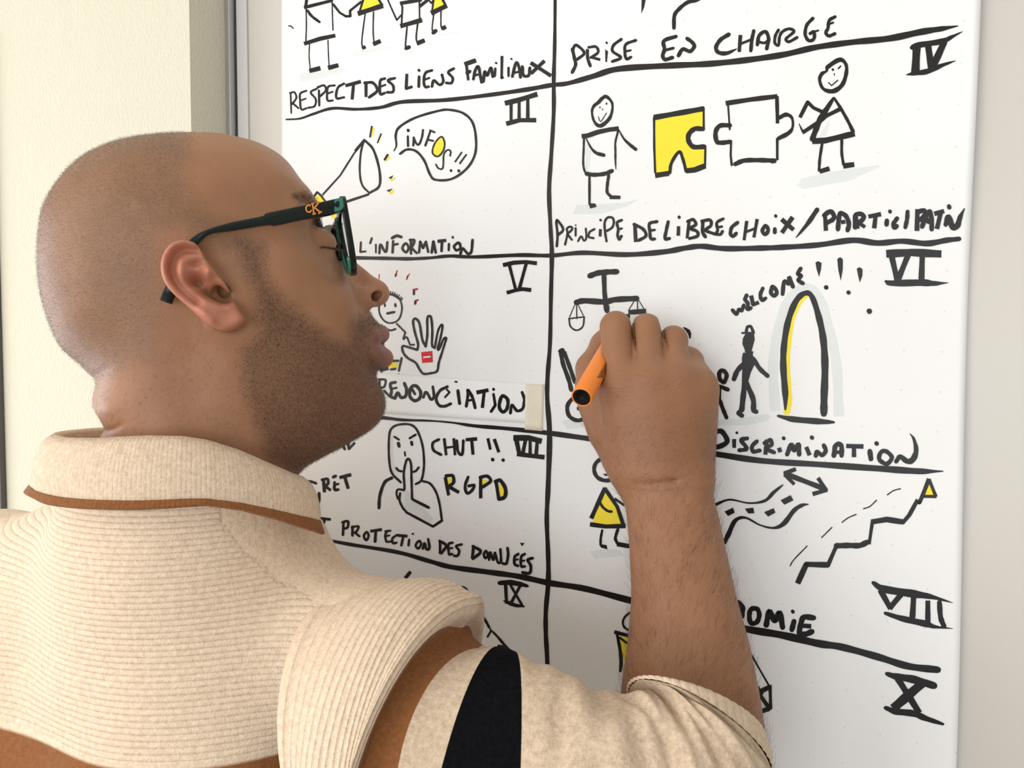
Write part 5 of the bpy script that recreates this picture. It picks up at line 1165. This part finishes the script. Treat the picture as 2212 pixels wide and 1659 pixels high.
# ------------------------------------------------------------------ short hair as fine tapered strands rooted in the skin
nw = np.empty(len(BV)*3, np.float32); person.data.vertices.foreach_get('normal', nw); nw = nw.reshape(-1, 3).astype(float)
bw = c2w(BV); rng = np.random.default_rng(11)
def dirw(a): a = np.asarray(a, float); return a[..., 0:1]*AX_R-a[..., 1:2]*AX_U+a[..., 2:3]*AX_F
eu_w = dirw(E_U[None])[0]; dn_w = -AX_U
def strands(name, idx, flow, length, rad, lift_, curl, mat, label, bend=.25):
    p = bw[idx]+rng.normal(0, .0006, (len(idx), 3)); nn = nw[idx]
    p -= nn*.0002
    f = flow-nn*(flow*nn).sum(1)[:, None]+rng.normal(0, curl, (len(idx), 3)); f -= nn*(f*nn).sum(1)[:, None]
    f /= np.linalg.norm(f, axis=1)[:, None]+1e-9
    L = length*rng.uniform(.6, 1.25, len(idx))[:, None]
    lf = np.clip(lift_*rng.uniform(.6, 1.5, len(idx)), .1, 3)[:, None]
    d1 = f+nn*lf; d1 /= np.linalg.norm(d1, axis=1)[:, None]
    side = np.cross(nn, f)
    d2 = f+nn*lf*.35+side*rng.normal(0, bend, len(idx))[:, None]; d2 /= np.linalg.norm(d2, axis=1)[:, None]
    a = np.cross(d1, nn+.01); a /= np.linalg.norm(a, axis=1)[:, None]; b = np.cross(d1, a)
    m = p+d1*L*.5; e = m+d2*L*.5
    V = []
    for c, r in ((p, rad), (m, rad*.8)):
        for k in range(3): V.append(c+r*(math.cos(k*2.0944)*a+math.sin(k*2.0944)*b))
    V.append(e); n = len(idx)
    V = np.stack(V, 1).reshape(-1, 3); o = np.arange(n)*7
    F = []
    for k in range(3):
        j = (k+1) % 3
        F += [np.stack([o+k, o+j, o+3+j], 1), np.stack([o+k, o+3+j, o+3+k], 1), np.stack([o+3+k, o+3+j, o+6], 1)]
    ob = np_mesh(name, V, np.vstack(F), mat, person, False); ob['label'] = label; ob['kind'] = 'stuff'
    return ob
M_HAIR = plain('dark_brown_hair', (0.040, 0.025, 0.016), 0.5, noise=(400, 0.3))
M_STUB = plain('grey_brown_stubble', (0.105, 0.072, 0.050), 0.45, noise=(400, 0.3))
M_ARMH = plain('fine_black_hair', (0.022, 0.014, 0.011), 0.45, noise=(400, 0.3))
pick = lambda pr: np.nonzero(rng.uniform(0, 1, len(BV)) < pr)[0]
i_ = np.concatenate([pick(scalp*.85), pick(scalp*.75)]); rel = hq[i_]
fl = -eu_w[None]*.8+dn_w[None]*np.clip(.25+(rel[:, 1:2]+.02)*6, -.6, 1.2)
strands('scalp_stubble', i_, fl, .0012, .000042, 1.1, .35, M_STUB, 'shaved grey-brown stubble on the back and sides of the head')
nl = np.clip(1-lips*1.4, 0, 1); i_ = np.concatenate([pick(nl*beard*.9), pick(nl*beard*.8), pick(nl*beard*(.25+.4*(hu > 40)))])
fl = dn_w[None]*1.0-eu_w[None]*.25+0*hq[i_]
strands('beard', i_, fl, .0019, .000048, .75, .45, M_HAIR, 'short dark beard and moustache')
i_ = pick(np.clip(neckh-beard-scalp, 0, 1)*.10)
strands('neck_hair', i_, dn_w[None]*1.0-eu_w[None]*.5+0*hq[i_], .0026, .00005, .35, .35, M_HAIR, 'sparse fine hair on the neck')
# brow and lashes
brow = soft_poly(hu, hv, hm_poly([(636, 436), (652, 428), (672, 432), (692, 462), (703, 486), (698, 494), (680, 470), (660, 446), (640, 446)], .035), 5)*is_head*(np.abs(hq[:, 2]) > .008)
i_ = np.concatenate([pick(brow*.9), pick(brow*.9)])
strands('eyebrow', i_, dn_w[None]*.5-eu_w[None]*.9+0*hq[i_], .0065, .00008, .35, .25, M_HAIR, 'dark eyebrows')
lash = []
for a, b, w in ((672, 526, .0462), (692, 527, .0445), (708, 530, .0405), (718, 532, .0345), (722, 533, .0280)): lash.append(hp(a, b, w))
lash = spline(np.array(lash), 16); V = []; F = []
for sg in (1, -1):
    for k, q in enumerate(lash):
        for r_ in range(3):
            q0 = q.copy(); q0 += rng.normal(0, .0003, 3); tip = q0+np.array([.0062*(k/len(lash)+.25), .0030, .0028])*rng.uniform(.7, 1.1)
            for z in (q0, tip): z[2] *= sg
            c0, c1 = c2w(h2c(np.array([q0, tip]))); md = (c0+c1)/2-AX_U*.0008
            b0 = len(V); ww = np.array([0, 0, .00012]); V += [c0-ww, c0+ww, md-ww*.8, md+ww*.8, c1]; F += [(b0, b0+1, b0+3), (b0, b0+3, b0+2), (b0+2, b0+3, b0+4)]
ob = mesh_obj('eyelashes', V, F, M_HAIR, person, False); ob['label'] = 'dark eyelashes of the lowered eyes'; ob['kind'] = 'stuff'
# forearm and hand
armp = (BV[:, 0] > .02)
yy = BV[:, 1]
fore = armp*np.clip((yy-.045)/.05, 0, 1)
i_ = pick(fore*.085)
al = np.array([.10, -1.0, .30]); fl = dirw(al[None])+AX_R[None]*rng.uniform(-.1, .7, (len(i_), 1))
strands('arm_hair', i_, fl, .0120, .000042, .55, .35, M_ARMH, 'dark hair along the forearm', .5)
hand_b = armp*np.clip((yy-.010)/.022, 0, 1)*np.clip((.085-yy)/.02, 0, 1)
i_ = pick(hand_b*.16)
fl = dirw(np.array([[.75, -.55, 0]]))+0*bw[i_]
strands('hand_hair', i_, fl, .0048, .000034, .28, .3, M_ARMH, 'fine hair on the back of the hand', .4)
